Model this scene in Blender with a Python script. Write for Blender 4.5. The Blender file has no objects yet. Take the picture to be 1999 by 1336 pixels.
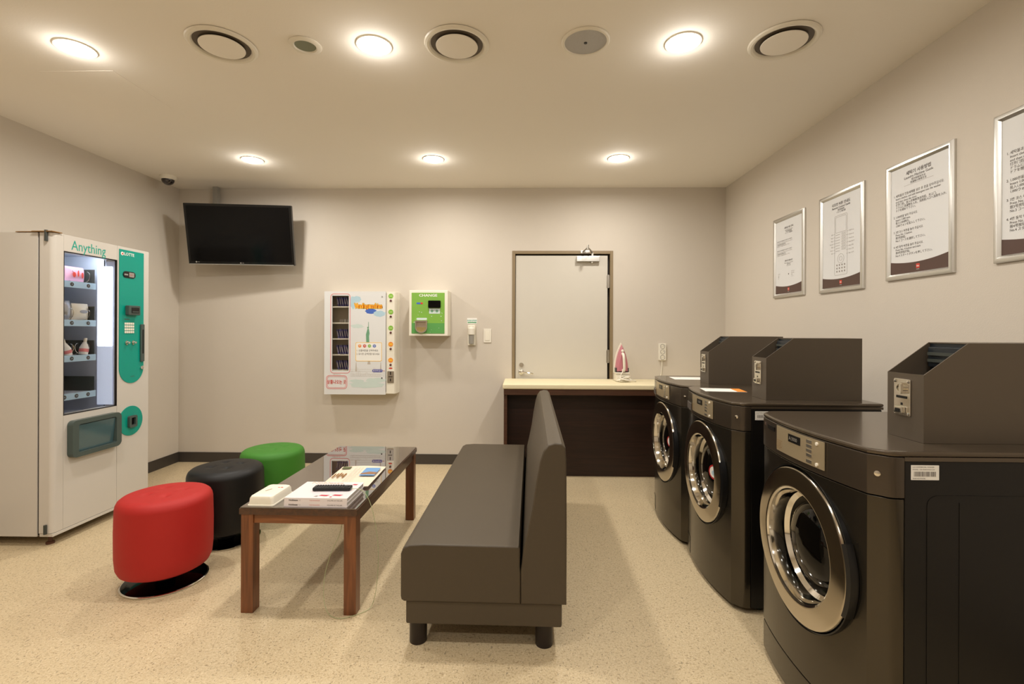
import bpy, bmesh, math, random
from mathutils import Matrix, Vector
random.seed(7)
C = bpy.context.scene.collection
SC = bpy.context.scene
R = math.radians

# ---------------------------------------------------------------- camera, world, exposure
cd = bpy.data.cameras.new('camera'); cam = bpy.data.objects.new('camera', cd); C.objects.link(cam)
cam.location = (0, 0, 1.335)
cam.rotation_euler = (Matrix.Rotation(R(1.25), 4, 'Z') @ Matrix.Rotation(R(90), 4, 'X') @ Matrix.Rotation(R(0.2), 4, 'Z')).to_euler()
cd.sensor_width = 36; cd.lens = 940 / 1999 * 36
cd.shift_y = -23 / 1999; cd.clip_start = 0.05
SC.camera = cam
w = bpy.data.worlds.new('world'); SC.world = w; w.use_nodes = True
w.node_tree.nodes['Background'].inputs[0].default_value = (1, .9, .78, 1)
w.node_tree.nodes['Background'].inputs[1].default_value = 0.05
SC.view_settings.view_transform = 'Standard'; SC.view_settings.look = 'None'
SC.view_settings.gamma = 1; SC.view_settings.exposure = 0.0
LAMP_W = 13.0
LAMP_COL = (1.0, 0.96, 0.90)
LXS = (-2.25, -0.74, 0.78)
LYS = (2.37, 3.955, 0.79, -0.79)
for ly in LYS:
    for lx in LXS:
        ld = bpy.data.lights.new('downlight_lamp', 'AREA'); ld.shape = 'DISK'; ld.size = 0.12
        ld.energy = LAMP_W * (1.0 if ly > 1 else 0.8); ld.color = LAMP_COL; ld.spread = R(175)
        lo = bpy.data.objects.new('downlight_lamp', ld); lo.location = (lx, ly, 2.722); C.objects.link(lo)
        ld = bpy.data.lights.new('added_halo_lamp', 'POINT'); ld.energy = LAMP_W * .10; ld.color = LAMP_COL; ld.shadow_soft_size = .03  # extra point lamp added below each downlight to spread a halo on the ceiling
        lo = bpy.data.objects.new('added_halo_lamp', ld); lo.location = (lx, ly, 2.69); C.objects.link(lo)

# ---------------------------------------------------------------- materials
def lin(c):
    return tuple(((v / 255) / 12.92 if v / 255 <= .04045 else ((v / 255 + .055) / 1.055) ** 2.4) for v in c) + (1,)
MATS = {}
def mat(name, col, rough=.5, metal=0, var=.04, vscale=6, bump=0, bscale=60, coat=0, coatr=.05, trans=0, emit=0, ior=1.45, aniso=None, spec=.5):
    m = bpy.data.materials.new(name); m.use_nodes = True; MATS[name] = m
    nt = m.node_tree; N = nt.nodes; L = nt.links; b = N['Principled BSDF']
    tc = N.new('ShaderNodeTexCoord')
    nz = N.new('ShaderNodeTexNoise'); nz.inputs['Scale'].default_value = vscale; nz.inputs['Detail'].default_value = 3
    L.new(tc.outputs['Object'], nz.inputs['Vector'])
    c = lin(col)
    mx = N.new('ShaderNodeMix'); mx.data_type = 'RGBA'
    mx.inputs['A'].default_value = tuple(v * (1 - var) for v in c[:3]) + (1,)
    mx.inputs['B'].default_value = tuple(min(1, v * (1 + var)) for v in c[:3]) + (1,)
    L.new(nz.outputs['Fac'], mx.inputs['Factor']); L.new(mx.outputs['Result'], b.inputs['Base Color'])
    b.inputs['Roughness'].default_value = rough; b.inputs['Metallic'].default_value = metal
    b.inputs['Coat Weight'].default_value = coat; b.inputs['Coat Roughness'].default_value = coatr
    b.inputs['Transmission Weight'].default_value = trans; b.inputs['IOR'].default_value = ior
    b.inputs['Specular IOR Level'].default_value = spec
    if emit:
        b.inputs['Emission Color'].default_value = c; b.inputs['Emission Strength'].default_value = emit
    if bump:
        n2 = N.new('ShaderNodeTexNoise'); n2.inputs['Scale'].default_value = bscale; n2.inputs['Detail'].default_value = 4
        if aniso:
            mp = N.new('ShaderNodeMapping'); mp.inputs['Scale'].default_value = aniso
            L.new(tc.outputs['Object'], mp.inputs['Vector']); L.new(mp.outputs['Vector'], n2.inputs['Vector'])
        else: L.new(tc.outputs['Object'], n2.inputs['Vector'])
        bp = N.new('ShaderNodeBump'); bp.inputs['Strength'].default_value = bump; bp.inputs['Distance'].default_value = .002
        L.new(n2.outputs['Fac'], bp.inputs['Height']); L.new(bp.outputs['Normal'], b.inputs['Normal'])
    return m

def wood(name, ca, cb, rough=.35, axis='Y', coat=0):
    m = mat(name, ca, rough, coat=coat); nt = m.node_tree; N = nt.nodes; L = nt.links; b = N['Principled BSDF']
    tc = N.new('ShaderNodeTexCoord'); mp = N.new('ShaderNodeMapping')
    mp.inputs['Scale'].default_value = {'Y': (30, 2, 30), 'Z': (30, 30, 2), 'X': (2, 30, 30)}[axis]
    nz = N.new('ShaderNodeTexNoise'); nz.inputs['Scale'].default_value = 1.6; nz.inputs['Detail'].default_value = 6; nz.inputs['Distortion'].default_value = .8
    cr = N.new('ShaderNodeValToRGB'); cr.color_ramp.elements[0].position = .35; cr.color_ramp.elements[1].position = .68
    cr.color_ramp.elements[0].color = lin(ca); cr.color_ramp.elements[1].color = lin(cb)
    L.new(tc.outputs['Object'], mp.inputs['Vector']); L.new(mp.outputs['Vector'], nz.inputs['Vector'])
    L.new(nz.outputs['Fac'], cr.inputs['Fac']); L.new(cr.outputs['Color'], b.inputs['Base Color'])
    return m

M_wall = mat('wall_paint', (206, 197, 184), .75, bump=.25, bscale=180, var=.02, vscale=2)
M_ceil = mat('ceiling_paint', (242, 236, 226), .85, bump=.15, bscale=120, var=.015, vscale=1.5)
M_base = mat('baseboard_vinyl', (66, 60, 54), .4)
M_beige = mat('door_paint', (204, 198, 186), .5, var=.015)
M_frame = mat('door_frame_paint', (138, 120, 92), .45)
M_dgap = mat('dark_gap', (30, 22, 16), .7)
M_white = mat('white_plastic', (232, 226, 212), .35, var=.01)
M_vend = mat('cream_sheet_metal', (206, 200, 191), .32, var=.015, vscale=2)
M_teal = mat('teal_panel', (0, 150, 132), .3, var=.02)
M_tealink = mat('teal_ink', (20, 160, 140), .4)
M_black = mat('black_plastic', (14, 14, 15), .35)
M_dgrey = mat('dark_grey_plastic', (58, 62, 58), .4)
M_hatch = mat('grey_green_plastic', (72, 84, 80), .35)
M_grey = mat('grey_plastic', (150, 146, 138), .4)
M_chrome = mat('chrome', (225, 222, 215), .08, 1, var=.01)
M_steel = mat('brushed_steel', (190, 186, 178), .3, 1, bump=.1, bscale=90)
M_alu = mat('satin_aluminium', (214, 213, 209), .32, 1, var=.02)
M_gold = mat('brass_pin', (170, 130, 80), .3, 1)
M_int = mat('cooled_interior_white', (205, 212, 226), .4, var=.01)
M_tube = mat('lamp_diffuser', (232, 240, 255), .4, emit=1.15)
M_glass = mat('clear_glass', (255, 255, 255), .0, trans=1, ior=1.12, var=0)
M_strip = mat('pale_blue_price_strip', (180, 212, 236), .4)
M_emit = mat('lit_lamp', (255, 244, 226), .4, emit=26)
M_red = mat('red_leatherette', (172, 27, 22), .6, bump=.12, bscale=220, var=.03)
M_green = mat('green_leatherette', (60, 124, 34), .6, bump=.12, bscale=220, var=.03)
M_bstool = mat('black_leatherette', (8, 7, 7), .5, bump=.12, bscale=220)
M_leather = mat('brown_leatherette', (74, 64, 50), .48, bump=.15, bscale=240, var=.03)
M_seam = mat('seam_thread', (50, 42, 36), .6)
M_darkfoot = mat('dark_wood_foot', (34, 24, 20), .35)
M_wood = wood('reddish_brown_wood', (98, 56, 30), (134, 80, 44), .35, 'Z', .2)
M_woodx = wood('reddish_brown_wood_rail', (100, 58, 30), (138, 84, 46), .35, 'X', .2)
M_woody = wood('dark_brown_wood_top', (66, 42, 28), (86, 54, 34), .3, 'Y', .3)
M_tint = mat('tinted_glass_top', (66, 50, 42), .012, var=.02, ior=2.3, coat=1, coatr=.01)
M_tint.node_tree.nodes['Principled BSDF'].inputs['Coat IOR'].default_value = 1.9
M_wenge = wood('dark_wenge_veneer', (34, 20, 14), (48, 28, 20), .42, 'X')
M_wenge2 = wood('brown_edge_veneer', (72, 46, 32), (86, 56, 40), .42, 'X')
M_pad = mat('cream_ironing_pad', (232, 220, 184), .6, bump=.2, bscale=300, var=.02)
M_wfront = mat('bronze_steel', (80, 75, 66), .19, .85, var=.03, bump=.02, bscale=40)
M_whead = mat('taupe_metallic_paint', (76, 67, 57), .28, .55, var=.02, coat=.3, coatr=.08)
M_wtop = mat('taupe_top_paint', (86, 75, 62), .25, .4, var=.02, coat=.3, coatr=.1)
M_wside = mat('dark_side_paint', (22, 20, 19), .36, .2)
M_wplate = mat('champagne_plate', (184, 168, 138), .34, .5, var=.02)
M_box = mat('taupe_box_paint', (92, 82, 70), .42, .3, var=.02)
M_ring = mat('door_ring_steel', (196, 188, 174), .15, 1, var=.02)
M_wglass = mat('dark_door_glass', (8, 7, 6), .02, spec=.35)
M_paper = mat('white_paper', (238, 236, 230), .6, var=.01)
M_poster = mat('poster_paper', (222, 222, 221), .5, var=.01, spec=.3)
M_pbrown = mat('poster_brown', (84, 62, 54), .4)
M_ink = mat('dark_ink', (84, 76, 72), .6)
M_inklt = mat('light_ink', (150, 142, 136), .6)
M_rink = mat('red_ink', (205, 60, 45), .5)
M_orange = mat('orange_ink', (238, 140, 30), .5)
M_yellow = mat('yellow_ink', (250, 200, 60), .5)
M_brownink = mat('brown_outline_ink', (140, 95, 30), .5)
M_blue = mat('blue_ink', (70, 105, 190), .5)
M_paleblue = mat('pale_blue_ink', (176, 205, 218), .5)
M_paleteal = mat('pale_teal_ink', (202, 216, 210), .5)
M_sage = mat('sage_green_ink', (110, 160, 125), .5)
M_gbtn = mat('green_sticker', (130, 185, 60), .45)
M_obtn = mat('orange_sticker', (240, 150, 60), .45)
M_purple = mat('violet_blue_ink', (80, 80, 160), .5)
M_pink = mat('pink_outline_ink', (222, 130, 130), .5)
M_sketch = mat('sketch_grey_ink', (190, 180, 168), .6)
M_lime = mat('green_panel_print', (126, 176, 72), .3)
M_lime2 = mat('deep_green_panel_print', (92, 158, 84), .3)
M_packet = mat('violet_packet', (78, 70, 120), .4)
M_packet2 = mat('grey_packet', (150, 140, 128), .5)
M_irp = mat('pink_iron_plastic', (190, 120, 130), .3)
M_cream = mat('cream_plastic', (236, 230, 214), .35)
M_magp = mat('magazine_cover', (236, 228, 230), .3, coat=.3)
M_pages = mat('magazine_pages', (196, 188, 178), .7, bump=.6, bscale=4, aniso=(1, 1, 300))
M_news = mat('cream_brochure_paper', (230, 214, 194), .5)
M_sky = mat('photo_sky_print', (110, 155, 205), .5)
M_tvs = mat('tv_screen', (4, 4, 5), .14, spec=.25)
M_tvb = mat('tv_bezel', (10, 10, 10), .2)
M_dome = mat('smoked_dome', (26, 14, 14), .08, coat=1)
M_snp = mat('pink_snack_foil', (225, 170, 190), .3)
M_sny = mat('lime_snack_foil', (185, 205, 50), .3)
M_sng = mat('silver_grey_foil', (170, 172, 178), .25, .5)

# floor
m = M_floor = mat('speckled_vinyl_floor', (204, 184, 148), .42, var=.05, vscale=1.2)
nt = m.node_tree; N = nt.nodes; L = nt.links; b = N['Principled BSDF']
src = b.inputs['Base Color'].links[0].from_socket
tc = N.new('ShaderNodeTexCoord')
def fleck(src, scale, seed, lo, hi, col, fac, stretch=(1, 1, 1), rot=0):
    mp = N.new('ShaderNodeMapping'); mp.inputs['Location'].default_value = (seed, seed * 1.7, 0); mp.inputs['Scale'].default_value = stretch
    mp.inputs['Rotation'].default_value = (0, 0, rot)
    L.new(tc.outputs['Object'], mp.inputs['Vector'])
    nz = N.new('ShaderNodeTexNoise'); nz.inputs['Scale'].default_value = scale; nz.inputs['Detail'].default_value = 1.5; nz.inputs['Distortion'].default_value = .6
    L.new(mp.outputs['Vector'], nz.inputs['Vector'])
    mr = N.new('ShaderNodeMapRange'); mr.inputs['From Min'].default_value = lo; mr.inputs['From Max'].default_value = hi; mr.inputs['To Max'].default_value = fac
    L.new(nz.outputs['Fac'], mr.inputs['Value'])
    mx = N.new('ShaderNodeMix'); mx.data_type = 'RGBA'; L.new(mr.outputs['Result'], mx.inputs['Factor'])
    L.new(src, mx.inputs['A']); mx.inputs['B'].default_value = lin(col)
    return mx.outputs['Result']
s = fleck(src, 150, 3, .45, .75, (226, 211, 180), .6)
s = fleck(s, 110, 9, .55, .72, (164, 140, 104), .7)
s = fleck(s, 60, 21, .655, .685, (120, 96, 64), .55, (1, 2.4, 1), .5)
s = fleck(s, 62, 33, .66, .69, (106, 92, 74), .55, (2.4, 1, 1), -.3)
s = fleck(s, 70, 44, .66, .70, (232, 216, 182), .5, (2, 1, 1), .9)
L.new(s, b.inputs['Base Color'])

# ---------------------------------------------------------------- mesh helpers
def rotz(v, a): return Matrix.Rotation(a, 3, 'Z') @ Vector(v)
class Fr:
    def __init__(s, o, u, v):
        s.o = Vector(o); s.u = Vector(u).normalized(); s.v = Vector(v).normalized(); s.n = s.u.cross(s.v)
    def p(s, a, b, c=0): return s.o + s.u * a + s.v * b + s.n * c
    def m4(s, a, b, c=0):
        M = Matrix((s.u, s.v, s.n)).transposed().to_4x4(); M.translation = s.p(a, b, c); return M
BK = lambda x=0, y=4.77, z=0: Fr((x, y, z), (1, 0, 0), (0, 0, 1))      # faces the camera
LF = lambda x=0, y=0, z=0: Fr((x, y, z), (0, 1, 0), (0, 0, 1))         # faces +X
RT = lambda x=0, y=0, z=0: Fr((x, y, z), (0, -1, 0), (0, 0, 1))        # faces -X
UP = lambda x=0, y=0, z=0, a=0: Fr((x, y, z), rotz((1, 0, 0), a), rotz((0, 1, 0), a))

def rrect(a0, b0, a1, b1, r=0, seg=4):
    if r <= 0: return [(a0, b0), (a1, b0), (a1, b1), (a0, b1)]
    out = []
    for cx, cy, st in ((a1 - r, b0 + r, -90), (a1 - r, b1 - r, 0), (a0 + r, b1 - r, 90), (a0 + r, b0 + r, 180)):
        for k in range(seg + 1):
            t = R(st + 90 * k / seg); out.append((cx + r * math.cos(t), cy + r * math.sin(t)))
    return out
def circ(a, b, r, n=24, ry=None):
    ry = ry or r
    return [(a + r * math.cos(2 * math.pi * k / n), b + ry * math.sin(2 * math.pi * k / n)) for k in range(n)]

class MB:
    def __init__(s): s.bm = bmesh.new()
    def faces(s, vs, fs, mi=0):
        V = [s.bm.verts.new(v) for v in vs]
        for f in fs:
            try: s.bm.faces.new([V[i] for i in f]).material_index = mi
            except ValueError: pass
        return s
    def merge(s, tb, mi=0, M=None):
        tb.verts.index_update(); V = [s.bm.verts.new((M @ v.co) if M else v.co) for v in tb.verts]
        for f in tb.faces:
            s.bm.faces.new([V[v.index] for v in f.verts]).material_index = mi
        tb.free(); return s
    def box(s, x0, x1, y0, y1, z0, z1, mi=0, bev=0, seg=2, M=None):
        tb = bmesh.new(); bmesh.ops.create_cube(tb, size=1)
        for v in tb.verts:
            v.co = Vector(((x0 + x1) / 2 + v.co.x * (x1 - x0), (y0 + y1) / 2 + v.co.y * (y1 - y0), (z0 + z1) / 2 + v.co.z * (z1 - z0)))
        if bev: bmesh.ops.bevel(tb, geom=tb.edges[:], offset=bev, segments=seg, affect='EDGES', profile=.5)
        return s.merge(tb, mi, M)
    def slab(s, fr, poly, c0, c1, mi=0):
        n = len(poly)
        vs = [fr.p(a, b, c0) for a, b in poly] + [fr.p(a, b, c1) for a, b in poly]
        fs = [list(range(n))[::-1], list(range(n, 2 * n))] + [[i, (i + 1) % n, n + (i + 1) % n, n + i] for i in range(n)]
        return s.faces(vs, fs, mi)
    def rslab(s, fr, poly, c0, c1, mi=0, bev=.003, seg=2):
        tb = bmesh.new(); q = MB.__new__(MB); q.bm = tb; q.slab(fr, poly, c0, c1)
        bmesh.ops.recalc_face_normals(tb, faces=tb.faces[:])
        bmesh.ops.bevel(tb, geom=[e for e in tb.edges if abs((e.verts[0].co - e.verts[1].co).normalized().dot(fr.n)) < .9], offset=bev, segments=seg, affect='EDGES', profile=.5)
        return s.merge(tb, mi)
    def ringslab(s, fr, outer, inner, c0, c1, mi=0):
        n = len(outer)
        vs = [fr.p(a, b, c) for c in (c0, c1) for poly in (outer, inner) for a, b in poly]
        fs = []
        for i in range(n):
            j = (i + 1) % n
            fs += [[i, j, n + j, n + i], [2 * n + i, 3 * n + i, 3 * n + j, 2 * n + j], [i, 2 * n + i, 2 * n + j, j], [n + i, n + j, 3 * n + j, 3 * n + i]]
        return s.faces(vs, fs, mi)
    def rectloft(s, fr, a0, b0, a1, b1, prof, mi=0):
        vs = []; fs = []
        for ins, c in prof: vs += [fr.p(a0 + ins, b0 + ins, c), fr.p(a1 - ins, b0 + ins, c), fr.p(a1 - ins, b1 - ins, c), fr.p(a0 + ins, b1 - ins, c)]
        for k in range(len(prof) - 1):
            for i in range(4):
                j = (i + 1) % 4; fs.append([4 * k + i, 4 * k + j, 4 * k + 4 + j, 4 * k + 4 + i])
        return s.faces(vs, fs, mi)
    def lathe(s, prof, o, ax=(0, 0, 1), seg=32, mi=0, cap=True):
        ax = Vector(ax).normalized(); t = Vector((1, 0, 0)) if abs(ax.x) < .9 else Vector((0, 1, 0))
        u = ax.cross(t).normalized(); v = ax.cross(u); o = Vector(o); vs = []; fs = []; n = seg
        for r, h in prof:
            for k in range(n):
                a = 2 * math.pi * k / n; vs.append(o + ax * h + u * (r * math.cos(a)) + v * (r * math.sin(a)))
        for q in range(len(prof) - 1):
            for k in range(n):
                j = (k + 1) % n; fs.append([q * n + k, q * n + j, (q + 1) * n + j, (q + 1) * n + k])
        if cap:
            if prof[0][0] > 1e-6: fs.append(list(range(n))[::-1])
            if prof[-1][0] > 1e-6: fs.append(list(range((len(prof) - 1) * n, len(prof) * n)))
        return s.faces(vs, fs, mi)
    def cyl(s, p0, p1, r, r2=None, seg=16, mi=0):
        p0 = Vector(p0); p1 = Vector(p1); d = p1 - p0
        return s.lathe([(r, 0), (r if r2 is None else r2, d.length)], p0, d, seg, mi)
    def tube(s, pts, r, seg=6, mi=0, sub=4):
        P = [Vector(p) for p in pts]
        if sub > 1 and len(P) > 2:
            Q = []
            for i in range(len(P) - 1):
                a, b, c, d = P[max(i - 1, 0)], P[i], P[i + 1], P[min(i + 2, len(P) - 1)]
                for k in range(sub):
                    t = k / sub; Q.append(.5 * ((2 * b) + (c - a) * t + (2 * a - 5 * b + 4 * c - d) * t * t + (3 * b - a - 3 * c + d) * t ** 3))
            P = Q + [P[-1]]
        vs = []; fs = []; u = None
        for i, p in enumerate(P):
            d = (P[min(i + 1, len(P) - 1)] - P[max(i - 1, 0)]).normalized()
            if u is None:
                t = Vector((0, 0, 1)) if abs(d.z) < .9 else Vector((1, 0, 0)); u = d.cross(t).normalized()
            u = (u - d * u.dot(d)).normalized(); v = d.cross(u)
            for k in range(seg):
                a = 2 * math.pi * k / seg; vs.append(p + u * (r * math.cos(a)) + v * (r * math.sin(a)))
        for i in range(len(P) - 1):
            for k in range(seg):
                j = (k + 1) % seg; fs.append([i * seg + k, i * seg + j, (i + 1) * seg + j, (i + 1) * seg + k])
        fs += [list(range(seg))[::-1], list(range((len(P) - 1) * seg, len(P) * seg))]
        return s.faces(vs, fs, mi)
    def text(s, fr, a, b, c, size, body, mi=0, align='LEFT', sx=1, bold=0):
        cu = bpy.data.curves.new('t', 'FONT'); cu.body = body; cu.size = size; cu.align_x = align; cu.resolution_u = 2
        cu.offset = bold
        ob = bpy.data.objects.new('t', cu); C.objects.link(ob); dg = bpy.context.evaluated_depsgraph_get()
        me = bpy.data.meshes.new_from_object(ob.evaluated_get(dg)); bpy.data.objects.remove(ob)
        M = fr.m4(a, b, c) @ Matrix.Diagonal((sx, 1, 1, 1))
        V = [s.bm.verts.new(M @ v.co) for v in me.vertices]
        for f in me.polygons:
            try: s.bm.faces.new([V[i] for i in f.vertices]).material_index = mi
            except ValueError: pass
        bpy.data.meshes.remove(me); return s

ROOT = {}
def thing(name, label, cat, loc=(0, 0, 0), rz=0, group=None):
    o = bpy.data.objects.new(name, None); C.objects.link(o); o.empty_display_size = .05
    o.location = loc; o.rotation_euler = (0, 0, rz); o['label'] = label; o['category'] = cat
    if group: o['group'] = group
    ROOT[o.name] = Matrix.Translation(loc) @ Matrix.Rotation(rz, 4, 'Z')
    return o
def finish(name, mb, mats, inv=None, smooth=True, recalc=True):
    bm = mb.bm
    if recalc: bmesh.ops.recalc_face_normals(bm, faces=bm.faces[:])
    if inv: bmesh.ops.transform(bm, matrix=inv, verts=bm.verts[:])
    me = bpy.data.meshes.new(name); bm.to_mesh(me); bm.free()
    for m_ in (mats if isinstance(mats, (list, tuple)) else [mats]): me.materials.append(m_)
    if smooth:
        for p in me.polygons: p.use_smooth = True
        me.set_sharp_from_angle(angle=R(32))
    o = bpy.data.objects.new(name, me); C.objects.link(o)
    if smooth: wn = o.modifiers.new('weighted_normals', 'WEIGHTED_NORMAL'); wn.keep_sharp = True; wn.weight = 80
    return o
def part(root, name, mb, mats, label=None, local=False, sub=None, smooth=True, recalc=True):
    """part of root (world-built unless local); sub = parent part when it is a sub-part"""
    inv = None if local else ROOT[root.name].inverted()
    o = finish(name, mb, mats, inv, smooth, recalc); o.parent = sub or root
    if label: o['label'] = label
    return o
def single(name, mb, mats, label, cat, loc=(0, 0, 0), group=None, smooth=True):
    o = finish(name, mb, mats, Matrix.Translation(-Vector(loc)), smooth); o.location = loc
    o['label'] = label; o['category'] = cat
    if group: o['group'] = group
    return o
def struct(name, mb, mats, parent=None, smooth=False, label=None):
    o = finish(name, mb, mats, None, smooth)
    if parent: o.parent = parent
    else: o['kind'] = 'structure'
    if label: o['label'] = label
    return o
def copy_tree(o, parent=None):
    c = o.copy(); C.objects.link(c); c.parent = parent
    for ch in list(o.children): copy_tree(ch, c)
    return c
def lite(o):  # print layers need no recalculated normals
    return o

# ================================================================ ROOM
XL, XR, YB, YF, H = -3.458, 1.99, 4.77, -2.7, 2.745
T = .12
struct('floor', MB().box(XL - T, XR + T, YF - T, YB + T, -.12, 0), M_floor)
struct('ceiling', MB().box(XL - T, XR + T, YF - T, YB + T, H, H + .12), M_ceil)
struct('wall_left', MB().box(XL - T, XL, YF - T, YB + T, 0, H), M_wall)
struct('wall_right', MB().box(XR, XR + T, YF - T, YB + T, 0, H), M_wall)
struct('wall_front', MB().box(XL, XR, YF - T, YF, 0, H), M_wall)
DX0, DX1, DZ = -.104, .891, 2.122
wb = MB().box(XL, DX0, YB, YB + T, 0, H); wb.box(DX1, XR, YB, YB + T, 0, H); wb.box(DX0, DX1, YB, YB + T, DZ, H)
struct('wall_back', wb, M_wall)
def bb(name, x0, x1, y0, y1):
    struct(name, MB().box(x0, x1, y0, y1, 0, .1, bev=.002), M_base)
bb('baseboard_back', XL + .008, DX0 - .01, YB - .008, YB)
bb('baseboard_left', XL, XL + .008, YF + .01, YB)
bb('baseboard_right', XR - .008, XR, YF + .01, YB)
bb('baseboard_front', XL + .01, XR - .01, YF, YF + .008)

# door
fr = BK()
dr = thing('door_1', 'beige steel door', 'door', (DX0, YB + .02, 0)); del dr['label']; del dr['category']; dr['kind'] = 'structure'
f = MB()
for (a0, a1, b0, b1) in ((DX0, DX0 + .03, 0, DZ), (DX1 - .03, DX1, 0, DZ), (DX0 + .03, DX1 - .03, DZ - .03, DZ)):
    f.box(a0, a1, YB - .006, YB + .1, b0, b1, bev=.002)
part(dr, 'door_frame', f, M_frame)
f = MB(); f.box(DX0 + .03, DX1 - .03, YB + .06, YB + .1, .01, DZ - .03)
part(dr, 'rebate', f, M_dgap)
leaf = part(dr, 'door_leaf', MB().box(DX0 + .034, DX1 - .052, YB + .01, YB + .055, .008, DZ - .046, bev=.002), M_beige)
for z in (1.82, 1.08):
    f = MB(); f.cyl((DX1 - .043, YB + .0, z - .065), (DX1 - .043, YB + .0, z + .065), .009); f.box(DX1 - .062, DX1 - .03, YB + .004, YB + .0095, z - .06, z + .06)
    part(dr, 'hinge', f, M_steel)
f = MB(); f.lathe([(.022, 0), (.026, .004), (.026, .016), (.02, .02), (.009, .022), (.009, .05), (0, .05)], (-.012, YB + .01, .922), (0, -1, 0), 24)
f.tube([(-.012, YB - .038, .922), (.03, YB - .042, .92), (.075, YB - .04, .913), (.105, YB - .035, .908)], .008, 8)
hd = part(dr, 'lever_handle', f, M_chrome, 'chrome lever handle')
f = MB(); f.lathe([(.021, 0), (.024, .004), (.02, .012), (0, .012)], (-.01, YB + .01, .992), (0, -1, 0), 24)
part(dr, 'deadbolt', f, M_chrome)
f = MB(); f.box(.53, .755, YB - .035, YB + .0095, 2.012, 2.066, bev=.004)
f.lathe([(.012, 0), (.012, .01), (.008, .014), (0, .014)], (.683, YB - .012, 2.012), (0, 0, -1), 16)
cl = part(dr, 'door_closer', f, M_alu, 'silver door closer body')
f = MB(); f.box(.675, .692, YB - .03, YB - .012, 2.066, 2.1); f.tube([(.684, YB - .02, 2.098), (.655, YB - .09, 2.115), (.62, YB - .17, 2.125)], .008, 6, sub=1)
f.tube([(.62, YB - .17, 2.125), (.606, YB - .1, 2.118), (.59, YB - .012, 2.108)], .007, 6, sub=1); f.cyl((.62, YB - .17, 2.105), (.62, YB - .17, 2.15), .01)
f.box(.57, .66, YB - .0165, YB - .0065, 2.094, 2.12, bev=.002)
part(dr, 'closer_arm', f, M_steel, 'folding steel arm', sub=cl)

# ================================================================ CEILING FIXTURES
rown = {2.37: 'front', 3.955: 'rear'}
lit_lab = {(-2.25, 2.37): 'round recessed downlight, leftmost of the larger near row, above the vending machine',
           (-.74, 2.37): 'round recessed downlight between the two left air diffusers and the small round sensor',
           (.78, 2.37): 'round recessed downlight just left of the air diffuser above the washers',
           (-2.25, 3.955): 'small far round downlight nearest the corner television',
           (-.74, 3.955): 'small far round downlight in line above the green change machine',
           (.78, 3.955): 'small far round downlight in line above the door closer'}
p0 = None
for ly in LYS[:2]:
    for lx in LXS:
        if p0 is None:
            t = p0 = thing('ceiling_downlight', '', 'light', (lx, ly, H), group='recessed ceiling downlights')
            part(t, 'trim_ring', MB().lathe([(.079, -.001), (.088, -.001), (.088, -.003), (.085, -.005), (.080, -.005), (.078, -.003), (.078, -.001)], (0, 0, 0), (0, 0, 1), 48, cap=False), M_white, local=True)
            part(t, 'lamp_face', MB().lathe([(.0, -.0012), (.0785, -.0012), (.078, -.006), (.068, -.011), (.045, -.015), (0, -.017)], (0, 0, 0), (0, 0, 1), 48, cap=False), M_emit, 'glowing warm white lamp', local=True)
        else: t = copy_tree(p0); t.location = (lx, ly, H)
        t['label'] = lit_lab[(lx, ly)]
vl = ['round white air diffuser on the ceiling, leftmost, beside the first downlight',
      'round white air diffuser in the middle of the ceiling between downlight and speaker',
      'round beige air diffuser on the ceiling at right, above the washers']
p0 = None
for i, (x, y) in enumerate(((-1.491, 2.352), (-.328, 2.366), (1.261, 2.362))):
    if p0 is None:
        t = p0 = thing('air_diffuser', vl[0], 'vent', (x, y, H), group='round ceiling air diffusers')
        part(t, 'outer_ring', MB().lathe([(.127, -.001), (.156, -.001), (.159, -.004), (.155, -.011), (.145, -.015), (.135, -.013), (.129, -.007), (.127, -.001)], (0, 0, 0), seg=64, cap=False), M_white, local=True)
        part(t, 'throat', MB().lathe([(.0, -.0008), (.128, -.0008), (.128, -.0018), (0, -.0018)], (0, 0, 0), seg=48, cap=False), mat('throat_shade', (92, 82, 70), .5), 'gap around the disc, recess shade painted dark', local=True)  # flat dark disc, shade of the recess put into its colour
        part(t, 'disc', MB().lathe([(0, -.003), (.085, -.003), (.103, -.013), (.102, -.016), (.07, -.018), (0, -.019)], (0, 0, 0), seg=48, cap=False), M_ceil, local=True)
    else: t = copy_tree(p0); t.location = (x, y, H); t['label'] = vl[i]
t = thing('heat_sensor', 'small round white ceiling fitting with grey centre, between left diffuser and downlight', 'sensor', (-1.081, 2.363, H))
part(t, 'bezel', MB().lathe([(.05, -.001), (.078, -.001), (.078, -.004), (.07, -.009), (.054, -.01), (.05, -.004)], (0, 0, 0), seg=48, cap=False), M_white, local=True)
part(t, 'grille', MB().lathe([(0, -.001), (.051, -.001), (.051, -.004), (0, -.004)], (0, 0, 0), seg=48, cap=False), mat('sensor_grey_mesh', (128, 132, 112), .6), 'grey green centre', local=True)
t = thing('ceiling_speaker', 'round ceiling speaker with grey grille and tiny black centre', 'speaker', (.302, 2.351, H))
part(t, 'rim', MB().lathe([(.1, -.001), (.117, -.001), (.117, -.005), (.112, -.01), (.104, -.011), (.1, -.006)], (0, 0, 0), seg=64, cap=False), M_white, local=True)
part(t, 'grille', MB().lathe([(0, -.001), (.102, -.001), (.102, -.007), (.05, -.009), (0, -.0095)], (0, 0, 0), seg=64, cap=False), mat('speaker_grille', (184, 182, 180), .55, bump=.8, bscale=500), 'grey perforated grille', local=True)
part(t, 'centre_dot', MB().lathe([(0, -.009), (.008, -.0092), (.008, -.012), (0, -.0125)], (0, 0, 0), seg=16, cap=False), M_black, local=True)
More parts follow.
